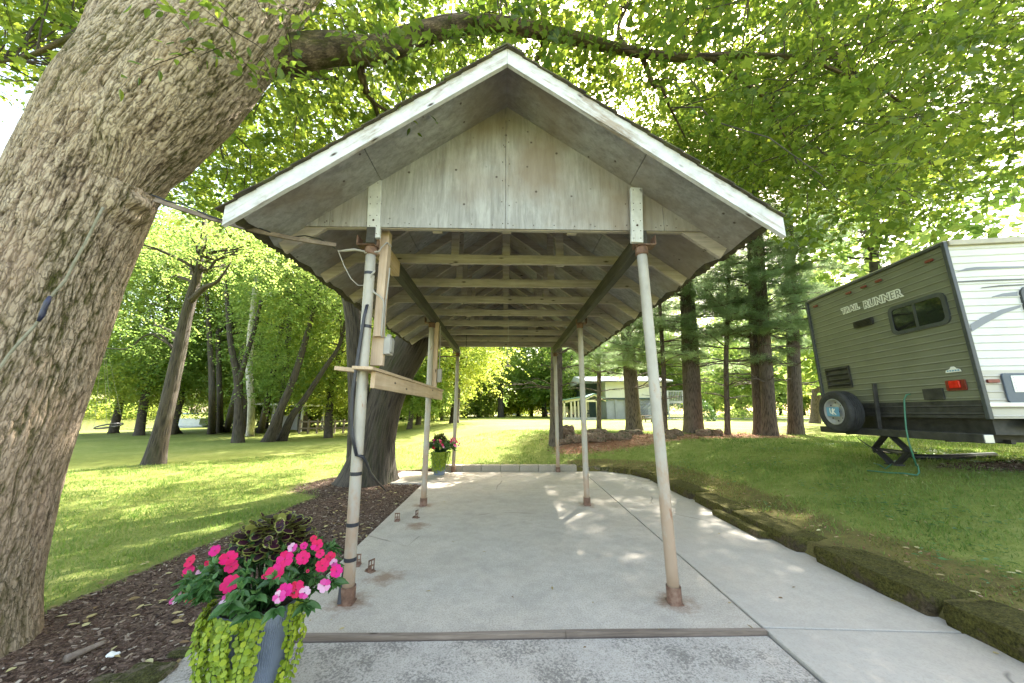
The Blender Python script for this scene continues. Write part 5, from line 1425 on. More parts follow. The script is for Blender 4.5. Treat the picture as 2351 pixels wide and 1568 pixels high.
# ------------------------------------------------------------------ cables on the big tree and left post
TCZ = np.array([-.15, 1, 1.7, 2.4, 3.1]); TCX = np.array([-3.52, -3.41, -3.30, -3.20, -3.12]); TCR = np.array([.49, .43, .41, .41, .44])
def trunk_hit(px, py, off=.03):
    d = ray(px, py); t = np.linspace(1, 5, 1600); X = d[0]*t; Y = d[1]*t; Z = CAMH + d[2]*t
    i = np.argmax(np.hypot(X - np.interp(Z, TCZ, TCX), Y - 2.3) < np.interp(Z, TCZ, TCR) + off)
    return np.array((X[i], Y[i], Z[i]))
M_ROPE = simple('grey_old_cable', [(.3, (.15, .14, .09)), (.7, (.26, .25, .18))], scale=30, rough=.8, bump=.3)
M_TAPEB = simple('blue_black_tape', [(.3, (.012, .014, .03)), (.7, (.03, .035, .08))], scale=16, rough=.35, bump=.5)
cb = thing('trunk_cable', 'old grey cable with a blue taped splice running down the face of the huge tree', 'cable', tuple(trunk_hit(100, 720)))
m = MB(); m.tube([trunk_hit(x, y) for x, y in ((237, 476), (222, 505), (198, 555), (172, 600), (150, 645), (128, 668), (112, 690), (98, 722), (80, 748), (48, 782), (20, 815), (0, 845), (-30, 880))], .0075, 8); m.build('cable', M_ROPE, cb, smooth=True)
m = MB(); m.tube([trunk_hit(x, y, .035) for x, y in ((116, 680), (108, 694), (103, 705), (97, 722), (88, 738))], [.009, .015, .013, .015, .008], 10); m.build('taped_splice', M_TAPEB, cb, smooth=True)
A = trunk_hit(345, 455, .0); B = pY(772, 563, 2.92)
m = MB(); Pm = [A*(1 - t) + B*t + np.array((0, 0, -.05*math.sin(t*math.pi))) for t in np.linspace(0, 1, 16)]
Ps = [A*(1 - t) + B*t + np.array((0, 0, -.05*math.sin(t*math.pi))) for t in np.linspace(.02, 1, 16)]
for a, b_ in zip(Ps[:-1], Ps[1:]): m.beam(a, b_, .02, .034)
solo(m, 'wooden_pole', M_OLDWOOD, 'long weathered wood strip reaching from the tree burl to the shelter corner', 'wood strip')
m = MB(); m.tube([A + (0, 0, .03)] + [p + (0, -.015, .02 + .012*math.sin(i*1.3)) for i, p in enumerate(Ps[1:10])] + [pY(660, 545, 2.88), pY(700, 541, 2.9), pY(735, 549, 2.9), pY(770, 570, 2.92)], .006, 6); solo(m, 'overhead_cable', M_BLACK, 'black cable wrapped along the weathered wood strip below the eave', 'cable')
m = MB(); m.tube([pY(776, 577, 2.92), pY(795, 575, 2.92), pY(815, 573, 2.92), pY(840, 578, 2.92)], [.006, .012, .012, .008], 10); m.lathe(pY(853, 580, 2.95), [(.046, -.015), (.052, -.015), (.052, .015), (.046, .015)], 18); m.build('insulator_clamp', M_PVC, SH, smooth=False)
m = MB(); m.tube([pY(776, 574, 2.92), pY(790, 610, 2.93), pY(806, 640, 2.94), pY(822, 655, 2.95), pY(838, 655, 2.95)], .004, 6); solo(m, 'thin_wire', M_PVC, 'thin pale wire drooping from the wood strip end to the front left post', 'wire')
m = MB(); pts = [(843, 700, 2.9), (836, 725, 2.9), (826, 790, 2.9), (817, 850, 2.9), (809, 900, 2.9), (806, 950, 2.9), (808, 1000, 2.9), (818, 1045, 2.89), (832, 1048, 2.89), (842, 1062, 3.0), (850, 1085, 3.5), (866, 1105, 4.6)]
P = [pY(*p) for p in pts] + [gnd(885, 1130) + (0, 0, .03)]
P = [p for p in P]; m.tube(P, .013, 8); m.tube([p + np.array((.012, -.012, .0)) for p in P[:8]], .009, 8); solo(m, 'black_hose', M_BLACK, 'black cable bundle strapped to the front left post and trailing over the mulch', 'cable', smooth=True)
m = MB(); m.tube([pY(806, 1200, 2.93), pY(795, 1290, 2.93), pY(785, 1340, 2.94), pZ(780, 1386, .012)], [.01, .014, .018, .02], 8); solo(m, 'black_cable', M_BLACK, 'short black cable running into the ground at the front left post foot', 'cable')
m = MB(); m.beam(gnd(856, 1097) - (0, 0, .05), pY(862, 1022, gnd(856, 1097)[1]), .06, .035, up=(0, 1, 0)); solo(m, 'wooden_stake', M_NEWV, 'short pale wooden stake in the mulch in front of the twin trunks', 'stake')

# ------------------------------------------------------------------ planters
M_POT = simple('slate_pot', [(.3, (.13, .155, .20)), (.7, (.20, .235, .29))], scale=5, rough=.45, bump=.05)
M_SOIL = simple('potting_soil', [(.3, (.02, .015, .01)), (.7, (.06, .04, .03))], scale=30)
M_IMP = leafmat('impatiens_leaf', [(0, (.02, .06, .015)), (.5, (.045, .115, .03)), (1, (.10, .19, .06))], [(0, (.05, .14, .02)), (1, (.16, .32, .06))], .25, .35)
M_LIME = leafmat('lime_vine_leaf', [(0, (.10, .17, .012)), (.5, (.22, .31, .02)), (1, (.36, .42, .035))], [(0, (.2, .3, .02)), (1, (.45, .52, .05))], .3, .4)
M_COLE = leafmat('coleus_edge', [(0, (.14, .16, .035)), (1, (.36, .36, .10))], [(0, (.2, .26, .05)), (1, (.4, .44, .1))], .3, .4)
M_COLP = leafmat('coleus_heart', [(0, (.012, .002, .007)), (1, (.035, .004, .016))], [(0, (.04, .004, .015)), (1, (.1, .01, .03))], .2, .5)
M_PINK = leafmat('pink_petal', [(0, (.55, .003, .05)), (.5, (.60, .003, .12)), (1, (.55, .006, .22))], [(0, (.5, .004, .06)), (1, (.55, .01, .25))], .3, .55)
M_PALEP = leafmat('striped_petal', [(0, (.52, .01, .20)), (.45, (.55, .06, .28)), (.55, (.58, .28, .42)), (1, (.6, .42, .5))], [(0, (.6, .1, .3)), (1, (.8, .6, .7))], .3, .55)
def planter(loc):
    rng = np.random.default_rng(5); L = np.array(loc, float)
    o = thing('flower_planter', 'slate blue pot of bright pink flowers, dark coleus and lime vine in the left foreground', 'planter', loc, 'matching flower planters')
    m = MB(); seg = 220; a = np.linspace(0, 2*np.pi, seg, endpoint=False); rb = .003*np.where(np.arange(seg) % 2, 1, -1)
    prof = [(.115, 0), (.125, .02), (.150, .22), (.172, .38), (.178, .40), (.178, .44), (.186, .445), (.186, .475), (.172, .475), (.165, .43)]
    V = np.vstack([np.stack([(r + (rb if .02 < h < .41 else 0))*np.cos(a), (r + (rb if .02 < h < .41 else 0))*np.sin(a), np.full(seg, h)], 1) for r, h in prof])
    i = np.arange(len(prof) - 1)[:, None]*seg; j = np.arange(seg)[None]; k = (j + 1) % seg
    m.add(V + L, [np.stack([i + j, i + k, i + seg + k, i + seg + j], -1).reshape(-1, 4)]); m.build('pot', M_POT, o, smooth=False)
    m = MB(); m.lathe(L, [(.17, .43), (.1, .45), (0, .455)], 24); m.build('soil', M_SOIL, o)
    # impatiens foliage: whorls of pointed leaves on a spreading dome
    m = MB(); st = MB(); n = 120
    for q in range(n):
        a_ = rng.random()*2*np.pi; r = .06 + (.30 if math.cos(a_) > -.3 else .26)*rng.random()**.6; h = .70 - .15*(r/.4)**2 + rng.normal()*.03
        c = L + (r*math.cos(a_), r*math.sin(a_), h); s0 = L + (.1*math.cos(a_)*rng.random(), .1*math.sin(a_)*rng.random(), .45)
        st.tube([s0, (s0 + c)/2 + (0, 0, .04), c], [.005, .0045, .003], 5, cap=False)
        nl = rng.integers(5, 9); aa = rng.random()*6 + np.arange(nl)*2*np.pi/nl
        out = np.array((math.cos(a_), math.sin(a_), 0))*min(r/.25, 1)*.5
        D = np.stack([np.cos(aa), np.sin(aa), -.1 - .35*rng.random(nl)], 1) + out; N = np.tile((0, 0, 1.), (nl, 1)) + out*.9 + rng.normal(0, .2, (nl, 3))
        put_leaves(m, np.tile(c, (nl, 1)) - (0, 0, .01), D, N, .058*(.6 + .65*rng.random(nl)), (LT_OV[0]*np.array((1.15, 1, 1.6)), LT_OV[1]), np.clip(rng.normal(.45, .2, nl), 0, 1))
        nl = 4; D = rng.normal(0, .6, (nl, 3)) + (0, 0, 1.1) + out; put_leaves(m, np.tile(c, (nl, 1)), D, unit(out + rng.normal(0, .5, (nl, 3))), .035, LT_OV, np.full(nl, .85))
    m.build('foliage', M_IMP, o); st.build('stems', M_IMP, o)
    # coleus
    m = MB(); mp = MB(); n = 380
    tt = np.linspace(0, np.pi, 12); zig = np.where(np.arange(12) % 2, 1.18, .92)
    half = np.stack([np.sin(tt)*.34*zig, (1 - np.cos(tt))/2, 0*tt], 1)
    edge = np.vstack([half, (half*np.array((-1, 1, 1)))[::-1][1:-1]]); edge[:, 2] = .12*np.abs(edge[:, 0])
    inner = edge*np.array((.82, .84, 1)) + np.array((0, .06, .012))
    fc = [tuple(range(len(edge)))]
    cc = L + (0.0, .05, 0)
    dome = unit(np.stack([rng.normal(0, .8, n), rng.normal(0, .8, n), rng.random(n)*1.3], 1)); pos = cc + (0, 0, .70) + dome*np.array((.165, .14, .15))*(.55 + .45*rng.random((n, 1)))
    D = dome*np.array((1, 1, .35)) + rng.normal(0, .35, (n, 3)) - (0, 0, .1); N = unit(dome*.8 + (0, 0, .7) + rng.normal(0, .25, (n, 3))); s_ = .062*(.6 + .6*rng.random(n))
    r_ = rng.random(n)
    put_leaves(m, pos, D, N, s_, (edge, fc), r_); put_leaves(mp, pos + unit(N)*.0015, D, N, s_, (inner, fc), r_)
    co = m.build('coleus', M_COLE, o); mp.build('leaf_hearts', M_COLP, co)
    # creeping vine
    m = MB(); stv = MB()
    for q in range(52):
        a_ = R(rng.uniform(-175, -58)) if q < 40 else R(rng.uniform(-18, 14))
        if q >= 48: a_ = rng.random()*2.4 + .5
        ln = rng.uniform(.22, .46); rr0 = .188 + .05*rng.random()
        bz_ = .48; pts = []
        for t in np.linspace(0, 1, 10):
            rr = rr0 + .03*math.sin(t*3) - .045*t; zz = bz_ + .03*math.sin(min(t*5, 1.57)) - ln*t**1.1
            pts.append(L + (rr*math.cos(a_ + .1*math.sin(t*4 + q)), rr*math.sin(a_ + .1*math.sin(t*4 + q)), max(zz, .01)))
        pts = np.array(pts); stv.tube(pts, .0015, 4, cap=False)
        nn = int(ln/.011); t = np.linspace(.0, 1, nn)*9; i0 = np.minimum(t.astype(int), 8); f = (t - i0)[:, None]; C = pts[i0]*(1 - f) + pts[i0 + 1]*f
        tang = np.array((-math.sin(a_), math.cos(a_), 0)); outw = np.array((math.cos(a_), math.sin(a_), 0)); sg = np.where(np.arange(nn) % 2, 1, -1)[:, None]
        D = tang*sg + rng.normal(0, .25, (nn, 3)) + (0, 0, -.25); N = outw + rng.normal(0, .3, (nn, 3)) + (0, 0, .35)
        ra = np.linspace(0, 2*np.pi, 9)[:-1]; disc = np.stack([.5*np.sin(ra), .5 - .5*np.cos(ra), .12*np.sin(ra)**2], 1)
        put_leaves(m, C, D, N, .026*(.55 + .6*rng.random(nn)), (disc, [tuple(range(8))]), np.clip(rng.normal(.55, .22, nn), 0, 1))
    vo = m.build('trailing_vine', M_LIME, o); stv.build('vine_stems', M_IMP, vo)
    return o
P1 = (-1.27, 1.98, 0.)
pln = planter(P1)
def zf(x, y): return ((400 + x/2.846)/1.276, (1450 + y/2.846)/1.276)
FL = [(655, 465, 50, 0), (765, 530, 72, 0), (790, 595, 55, 0), (450, 555, 55, 0), (435, 635, 50, 0), (548, 650, 48, 1), (470, 815, 74, 0), (332, 860, 52, 1), (780, 742, 74, 0), (770, 880, 66, 1), (1152, 655, 74, 0), (1238, 535, 68, 0), (1300, 440, 42, 1), (1385, 525, 62, 0), (1395, 425, 34, 0), (1475, 365, 32, 0), (1505, 420, 55, 0), (1530, 490, 40, 0), (1548, 590, 60, 0), (1615, 520, 50, 0), (1665, 635, 56, 0), (1645, 565, 36, 1), (1565, 755, 55, 1), (1330, 785, 66, 0), (1235, 800, 60, 0), (1190, 850, 50, 1), (1402, 815, 48, 1), (590, 570, 26, 0), (1060, 680, 18, 0), (1428, 632, 15, 0)]
rng = np.random.default_rng(9)
tp = np.linspace(-1, 1, 9)
pet = np.array([(0, 0, 0)] + [(.46*math.sin(a*2.0)*(1), .62 + .42*math.cos(a*2.0) - (.09 if abs(a) < .1 else 0), .05*math.cos(a*3)) for a in tp*1.15])
for (x, y, r, ty_) in FL:
    px, py = zf(x, y); Yf = 1.98 - .26 + .16*abs(x - 1000)/700 - .08*(y - 600)/300 + .04*rng.random()
    c = pY(px, py, Yf); rad = r/2.846/1.276/FPX*1.5
    nrm_ = unit(np.array((-c[0]*.35, -c[1]*.8, .55 + .3)) + rng.normal(0, .3, 3) + np.array(((c[0] - P1[0])*1.2, 0, 0))); s0 = unit(np.cross(nrm_, (0, .2, 1)))
    u0_ = np.cross(nrm_, s0); ph = rng.random()*6; n5 = 5; aa = ph + np.arange(n5)*2*np.pi/n5
    D = np.cos(aa)[:, None]*s0 + np.sin(aa)[:, None]*u0_ + nrm_*.10
    m = MB(); rv = np.clip((rng.random()*.9 if not ty_ else .5) + rng.normal(0, .12 if not ty_ else .3, n5), 0, 1)
    put_leaves(m, np.tile(c, (n5, 1)) + nrm_*np.linspace(0, .003, 5)[:, None], D, np.tile(nrm_, (n5, 1)), rad*1.02, (pet, [tuple(range(10))]), rv)
    b_ = np.array(P1) + (0, 0, .5)
    fo = m.build('flower', M_PALEP if ty_ else M_PINK, pln)
    m = MB(); m.lathe(c + nrm_*.004, [(0, .002), (.003, 0), (0, -.004)], 6); m.tube([c - nrm_*.004, c*.7 + b_*.3 + (0, 0, -.02), c*.4 + b_*.6], .0015, 4, cap=False); merge_in(fo, m, M_IMP, pln)
o = copy_tree(pln); g_ = gnd(1008, 1102); o.location = (g_[0], g_[1], 0); o.rotation_euler = (0, 0, R(25)); o.scale = (1, 1, 1.05)
o['label'] = 'smaller looking blue pot of red flowers and lime vine by the rear left posts'

# ------------------------------------------------------------------ distance: house, porch, boat, shed
M_WALLU = simple('cream_cladding', [(.3, (.62, .59, .45)), (.7, (.7, .67, .54))], scale=1, rough=.8, bump=.02)
M_WALLL = simple('grey_block_wall', [(.3, (.34, .34, .32)), (.7, (.42, .42, .40))], scale=2, rough=.9, bump=.1)
M_ROOFW = simple('pale_metal_roof', [(.3, (.52, .52, .56)), (.7, (.64, .64, .68))], scale=1, rough=.4, bump=.02)
M_ROOFG = simple('green_roof', [(.3, (.10, .18, .15)), (.7, (.16, .26, .22))], scale=1, rough=.6, bump=.02)
M_CREAM = simple('cream_post', [(.3, (.55, .5, .36)), (.7, (.66, .61, .46))], scale=3, rough=.7, bump=.02)
M_GREYP = simple('grey_stair', [(.3, (.36, .36, .36)), (.7, (.48, .48, .47))], scale=3, rough=.7, bump=.02)
M_DARK = simple('dark_green_trim', [(.3, (.03, .05, .045)), (.7, (.05, .08, .07))], scale=3, rough=.7, bump=.02)
M_REDP = simple('orange_red_paint', [(.3, (.40, .07, .03)), (.7, (.5, .1, .05))], scale=3, rough=.5, bump=.02)
M_BLUEC = simple('blue_canvas', [(.3, (.02, .10, .42)), (.7, (.04, .16, .55))], scale=3, rough=.6, bump=.02)
M_HULL = simple('silver_hull', [(.3, (.5, .52, .58)), (.7, (.62, .64, .7))], scale=2, rough=.35, bump=.02)
def o6(x, y): return ((1600 + x/4.702)/1.276, (1050 + y/4.702)/1.276)
YB = 37.
def B6(x, y, Y=YB): return pY(*o6(x, y), Y)
zg = float(hgt(9, YB)) - .05
xl, xr = B6(828, 600)[0], B6(1640, 600)[0]; z_fl = B6(1000, 555)[2]; z_ev = B6(1000, 325)[2]; z_rg = B6(700, 205)[2]
HS = thing('lake_house', 'two storey building with cream upper wall, grey lower wall and pale roof beyond the pines', 'building', ((xl + xr)/2, YB, zg))
m = MB(); m.box(((xl + xr)/2, YB + 5, (zg + z_fl)/2), (xr - xl, 10, z_fl - zg)); m.build('lower_wall', M_WALLL, HS)
m = MB(); m.box(((xl + xr)/2, YB + 5 - .06, (z_fl + z_ev)/2 + .08), (xr - xl + .1, 10.12, z_ev - z_fl + .3)); 
for x in np.arange(xl + .2, xr, .4): m.box((x, YB - .13, (z_fl + z_ev)/2 + .08), (.03, .02, z_ev - z_fl + .3))
m.build('upper_wall', M_WALLU, HS)
m = MB(); m.box(((xl + xr)/2, YB - .15, z_fl + .0), (xr - xl + .2, .08, .16)); m.build('trim_board', M_DARK, HS)
for xp in (958, 1090, 1200): m = MB(); x = B6(xp, 600)[0]; m.box((x, YB - .05, (zg + z_fl)/2 - .04), (.22, .16, z_fl - zg - .1)); m.build('pilaster', M_WALLL, HS)
xrl = B6(490, 300)[0]; m = MB()
m.poly([(xrl, YB - .9, z_ev), (xrl, YB - .9, z_ev + .12), (xrl, YB + 4.5, z_rg + .1), (xrl, YB + 10.4, z_ev + .12), (xrl, YB + 10.4, z_ev)], (xr - xrl + .6, 0, 0)); m.build('roof', M_ROOFW, HS)
# left wing under the roof
m = MB(); m.box(((xrl + xl)/2 + .3, YB + 6, (zg + z_ev)/2), (xl - xrl - .6, 7, z_ev - zg)); m.build('recessed_wing', M_DARK, HS)
def lattice(m, x0, x1, z0, z1, y, st=.28):
    for s in (-1, 1):
        k = x0 - (z1 - z0)
        while k < x1 + (z1 - z0):
            a = np.array((k, z0)); b_ = np.array((k + (z1 - z0)*s, z1))
            ta_, tb_ = 0, 1
            d = b_[0] - a[0]
            lo = sorted(((x0 - a[0])/d, (x1 - a[0])/d)); ta_, tb_ = max(0, lo[0]), min(1, lo[1])
            if tb_ > ta_: p = a + (b_ - a)*ta_; q = a + (b_ - a)*tb_; m.beam((p[0], y, p[1]), (q[0], y, q[1]), .02, .05, up=(0, 1, 0))
            k += st
m = MB(); x0, x1 = B6(1282, 600)[0], B6(1432, 600)[0]; lattice(m, x0, x1, zg, z_fl - .2, YB - .1); m.build('lattice_panel', M_GREYP, HS)
# stair and deck at the right
YS = YB - 1.5; xd0, xd1 = B6(1640, 600, YS)[0], B6(1850, 600, YS)[0]; zd = B6(1700, 600, YS)[2]
m = MB(); m.box(((xd0 + xd1)/2 + .2, YS + 1, zd), (xd1 - xd0, 2.2, .22)); dk = m.build('deck', M_GREYP, HS)
m = MB(); lattice(m, xd0 - .2, xd1, zg, zd - .1, YS - .12); m.build('lattice_panel', M_GREYP, dk)
m = MB(); xb0 = B6(1385, 820, YS)[0]; n = 13
for k in range(n): t = k/n; m.box((xb0*(1 - t) + xd0*t + .12, YS, zg*(1 - t) + zd*t + .12), (.3, 1.2, .06))
for yy_ in (-.62, .62): m.beam((xb0, YS + yy_, zg + .05), (xd0 + .1, YS + yy_, zd - .02), .05, .3)
sr = m.build('staircase', M_GREYP, HS)
m = MB()
for yy_ in (-.62, .62):
    m.beam((xb0, YS + yy_, zg + 1.1), (xd0, YS + yy_, zd + 1.05), .05, .07)
    for k in range(16): t = k/15; m.box((xb0*(1 - t) + xd0*t, YS + yy_, zg*(1 - t) + zd*t + .55), (.04, .04, 1.0))
m.beam((xd0, YS - .62, zd + 1.05), (xd1, YS - .62, zd + 1.05), .05, .07)
for x in np.arange(xd0, xd1, .16): m.box((x, YS - .62, zd + .55), (.04, .04, .95))
for x in (xd0, xd1): m.box((x, YS - .64, (zg + zd + 1.1)/2), (.13, .13, zd + 1.1 - zg))
m.build('railing', M_GREYP, sr)
# porch pavilion
YP = 33.5
def PB(x, y): return B6(x, y, YP)
zgp = float(hgt(6, YP)) - .03; xa, xb, xc = PB(250, 700)[0], PB(520, 700)[0], PB(672, 700)[0]; ze = PB(600, 590)[2]; zp = PB(665, 512)[2]
PV = thing('porch_pavilion', 'small open pavilion with cream posts and green gable roof left of the building', 'pavilion', ((xa + xc)/2, YP, zgp))
for x, y in ((xa, 0), (xa + 1.0, 0), (PB(345, 700)[0], 0), (PB(445, 700)[0], 0), (xc, -.9), (xb, -.9), (xa, 3), (xc, 3)):
    m = MB(); m.box((x, YP + y, (zgp + ze)/2), (.16, .16, ze - zgp)); m.build('post', M_CREAM, PV)
m = MB(); m.beam((xa - .3, YP, ze - .1), (xb, YP, ze + .25), .16, .22); m.beam((xb - .1, YP - .95, ze), (xc + .3, YP - .95, ze), .1, .18); m.beam((xb - .2, YP - .96, ze + .05), ((xb + xc + .6)/2, YP - .96, zp), .1, .16, up=(0, 1, 0)); m.beam(((xb + xc + .6)/2, YP - .96, zp), (xc + .8, YP - .96, ze), .1, .16, up=(0, 1, 0)); m.build('beam', M_CREAM, PV)
m = MB(); xm = (xb + xc + .6)/2
m.poly([(xb - .4, YP - 1.1, ze + .05), (xb - .4, YP - 1.1, ze + .15), (xm, YP - 1.1, zp + .18), (xc + 1., YP - 1.1, ze + .1), (xc + 1., YP - 1.1, ze), (xm, YP - 1.1, zp + .08)], (0, 5, 0))
m.poly([(xa - .5, YP - .3, ze), (xa - .5, YP - .3, ze + .1), (xb, YP - .3, ze + .5), (xb, YP - .3, ze + .4)], (0, 4, 0)); m.build('roof', M_ROOFG, PV)
m = MB(); m.box(((xa + xc)/2, YP + 1, zgp + .12), (xc - xa + .6, 4, .22)); m.build('deck', M_WALLL, PV)
def pictable(p, label, rot=0, mat=None, s=1.):
    m = MB(); r = rotm('Z', rot); q = lambda a: r @ (np.array(a)*s) + p
    m.box(q((0, 0, .74)), (1.7*s, .75*s, .05), r)
    for y in (-.62, .62): m.box(q((0, y, .44)), (1.7*s, .26*s, .05), r)
    for x in (-.6, .6):
        for y in (-1, 1): m.beam(q((x, y*.55, 0)), q((x, y*.2, .72)), .05, .09)
        m.beam(q((x, -.62, .4)), q((x, .62, .4)), .05, .09)
    return solo(m, 'picnic_table', mat or M_GREYP, label, 'picnic table')
def chair(p, rot, mat, label, grp=None):
    m = MB(); r = rotm('Z', rot); q = lambda a: r @ np.array(a) + p
    m.box(q((0, 0, .42)), (.55, .5, .04), r); m.box(q((0, .28, .75)), (.55, .04, .6), r @ rotm('X', -.2))
    for x in (-.27, .27):
        m.box(q((x, 0, .6)), (.07, .55, .03), r)
        for y in (-.22, .22): m.box(q((x, y, .3)), (.05, .05, .6), r)
    return solo(m, 'garden_chair', mat, label, 'chair', grp)
chair(PB(300, 790)*np.array((1, 1, 0)) + (0, .6, zgp + .23), .3, M_CREAM, 'pale chair at the left end of the pavilion deck')
chair(PB(390, 790)*np.array((1, 1, 0)) + (0, .5, zgp + .23), -.4, M_CREAM, 'pale chair in the middle of the pavilion deck')
pictable(PB(545, 790)*np.array((1, 1, 0)) + (0, .8, zgp + .23), 'dark table under the gable of the pavilion', .1, M_DARK, .9)
pictable(gnd(*o6(1412, 878)), 'small wooden bench table on the lawn before the staircase', .1, M_OLDWOOD, .6)
g_ = gnd(1236, 946); o = bush('dark ball-shaped shrub beside the distant camper', (g_[0], g_[1], g_[2] - .2), (1.15, 1.1, 1.9), 71, M_LEAFD, .16, n=160)
g_ = gnd(*o6(2170, 862)); o = bush('clipped round shrub right of the thickest pine', (g_[0], g_[1], g_[2] - .1), (.9, .9, 1.75), 72, M_LEAFD, .14, n=150)
g_ = gnd(1990/1.0 - 340, 950); 
g_ = pY(1695, 952, 45); zz = float(hgt(g_[0], 45)); o = bush('pale mound of shrubs at the edge of the far drive', (g_[0], 45, zz - .2), (2.6, 1.5, 1.2), 73, M_LEAFB, .2, n=140)
# distant camper
g_ = gnd(1262, 948); CM = thing('distant_camper', 'small white camper with an orange red stripe, parked far beyond the rear posts', 'camper', tuple(g_))
m = MB(); m.box(g_ + (0, 2, 1.45), (3.6, 2.2, 2.0)); m.build('body', M_WHITE, CM, bevel=.2)
m = MB(); m.box(g_ + (0, .89, 1.0), (3.5, .03, .45)); m.build('stripe', M_REDP, CM)
m = MB(); m.box(g_ + (.3, .88, 1.8), (1.2, .03, .5)); m.build('window', M_GLASS, CM)
for x in (-1., 1.): m = MB(); m.cyl(g_ + (x, .85, .33), g_ + (x, 1.1, .33), .33, 16); m.build('wheel', M_TYRE, CM)
# distant house at left of the camper
g_ = gnd(1200, 944); DH = thing('distant_house', 'low grey house with pale roof far behind the lone thin tree', 'building', tuple(g_))
m = MB(); m.box(g_ + (0, 6, 1.5), (11, 6, 3.0)); m.build('wall', M_WALLL, DH)
m = MB(); m.poly([g_ + (-6, 2.4, 3.0), g_ + (-6, 6, 4.3), g_ + (-6, 9.6, 3.0)], (12, 0, 0)); m.build('roof', M_ROOFW, DH)
for x in (-3.4, 0, 3.2): m = MB(); m.box(g_ + (x, 2.98, 1.6), (1.2, .05, 1.1)); m.build('window', M_GLASS, DH)
# far road strip
m = MB(); a = gnd(1690, 957); b_ = gnd(2300, 957)
xs_ = np.linspace(14, 70, 30); V = [(x, y_, float(hgt(x, y_)) + .03) for x in xs_ for y_ in (36.5, 40.)]
m.add(V, [[(2*i, 2*i + 2, 2*i + 3, 2*i + 1) for i in range(29)]]); tag(m.build('road', M_WALLL), 'grey gravel drive crossing the far lawn', None, None, 'structure')
# boat
wl = -.62; YBt = 43.; xA = pY(432, 980, YBt)[0]; xB = pY(468, 980, YBt)[0]
BO = thing('pontoon_boat', 'silver boat with a bright blue canopy moored at the river bank', 'boat', ((xA + xB)/2, YBt, wl))
m = MB(); Lb = (xB - xA)*1.6; cx = (xA + xB)/2 + .2
for y in (-.9, .9): m.tube([(cx - Lb/2, YBt + y, wl + .15), (cx + Lb/2 - .6, YBt + y, wl + .15), (cx + Lb/2, YBt + y, wl + .3)], [.32, .32, .1], 14)
m.box((cx, YBt, wl + .5), (Lb, 2.4, .12)); m.build('hull', M_HULL, BO)
m = MB()
for y in (-1.15, 1.15): m.box((cx - .1, YBt + y, wl + .95), (Lb - .6, .04, .75))
for x in (-Lb/2 + .2, Lb/2 - .4): m.box((cx + x, YBt, wl + .95), (.04, 2.3, .75))
m.build('side_panel', M_HULL, BO)
m = MB(); m.box((cx - Lb*.22, YBt, wl + 1.85), (Lb*.5, 2.4, .14)); m.build('canopy', M_BLUEC, BO, bevel=.05)
m = MB()
for x in (-.4, -.05):
    for y in (-1.1, 1.1): m.tube([(cx + Lb*x, YBt + y, wl + 1.2), (cx + Lb*x*1.05, YBt + y, wl + 1.8)], .03, 6)
m.build('canopy_frame', M_SILVER, BO)
# open shed among the left trees, rail fence
YSh = 27.; a = pY(560, 930, YSh); b_ = pY(705, 934, YSh); zs = float(hgt(a[0], YSh))
SD = thing('open_shed', 'open shed with a pale flat roof behind the leaning trees', 'shed', ((a[0] + b_[0])/2, YSh, zs))
m = MB(); m.box(((a[0] + b_[0])/2, YSh + 1.5, a[2] + .05), (b_[0] - a[0], 4, .16), rotm('Y', R(1.5))); m.build('roof', M_ROOFW, SD)
for x in (a[0] + .3, (a[0] + b_[0])/2, b_[0] - .3):
    for y in (0, 3): m = MB(); m.box((x, YSh + y, (zs + a[2])/2), (.13, .13, a[2] - zs)); m.build('post', M_GREYP, SD)
m = MB(); m.box(((a[0] + b_[0])/2 - 1.2, YSh + 3.2, zs + .6), (2.2, .1, 1.2)); m.build('back_wall', M_GREYP, SD)
YF = 25.; a = pY(690, 966, YF); b_ = pY(810, 966, YF); m = MB()
FN = thing('rail_fence', 'low dark rail fence on the bank behind the leaning trees', 'fence', (a[0], YF, -.1))
for x in np.linspace(a[0], b_[0], 7):
    m = MB(); z = float(hgt(x, YF)); m.box((x, YF, z + .45), (.1, .1, 1.0)); m.build('post', M_OLDWOOD, FN)
for h in (.35, .8):
    m = MB(); m.beam((a[0], YF, float(hgt(a[0], YF)) + h), (b_[0], YF, float(hgt(b_[0], YF)) + h), .04, .1); m.build('rail', M_OLDWOOD, FN)
for px, rot, lb in ((712, .5, 'reddish lawn chair left of the pair by the rail fence'), (740, -.6, 'reddish lawn chair right of the pair by the rail fence')):
    chair(gnd(px, 982), rot, M_REDP if px < 730 else M_OLDWOOD, lb)
# ring swing hanging from the limb of the leaning tree
Yw = 10.2; c = pY(250, 978, Yw); 
SW = thing('ring_swing', 'round black web swing hanging over the grass in front of the river', 'swing', tuple(c))
m = MB(); aa = np.linspace(0, 2*np.pi, 33); til = rotm('Y', R(-16))
m.tube([c + til @ np.array((.27*math.cos(a_), .27*math.sin(a_), 0)) for a_ in aa], .018, 8, cap=False); m.build('ring', M_BLACK, SW)
m = MB()
for a_ in np.linspace(0, math.pi, 6)[:-1]: m.tube([c + til @ np.array((.26*math.cos(a_), .26*math.sin(a_), 0)), c - (0, 0, .03), c - til @ np.array((.26*math.cos(a_), .26*math.sin(a_), 0))], .005, 4)
m.build('web', M_BLACK, SW)
for a_ in (.6, 2.2, 3.9, 5.4):
    m = MB(); m.tube([c + til @ np.array((.27*math.cos(a_), .27*math.sin(a_), 0)), pY(240, 802, Yw) + np.array((.06*math.cos(a_), .06*math.sin(a_), 0))], .004, 4); m.build('rope', M_ROPE, SW)
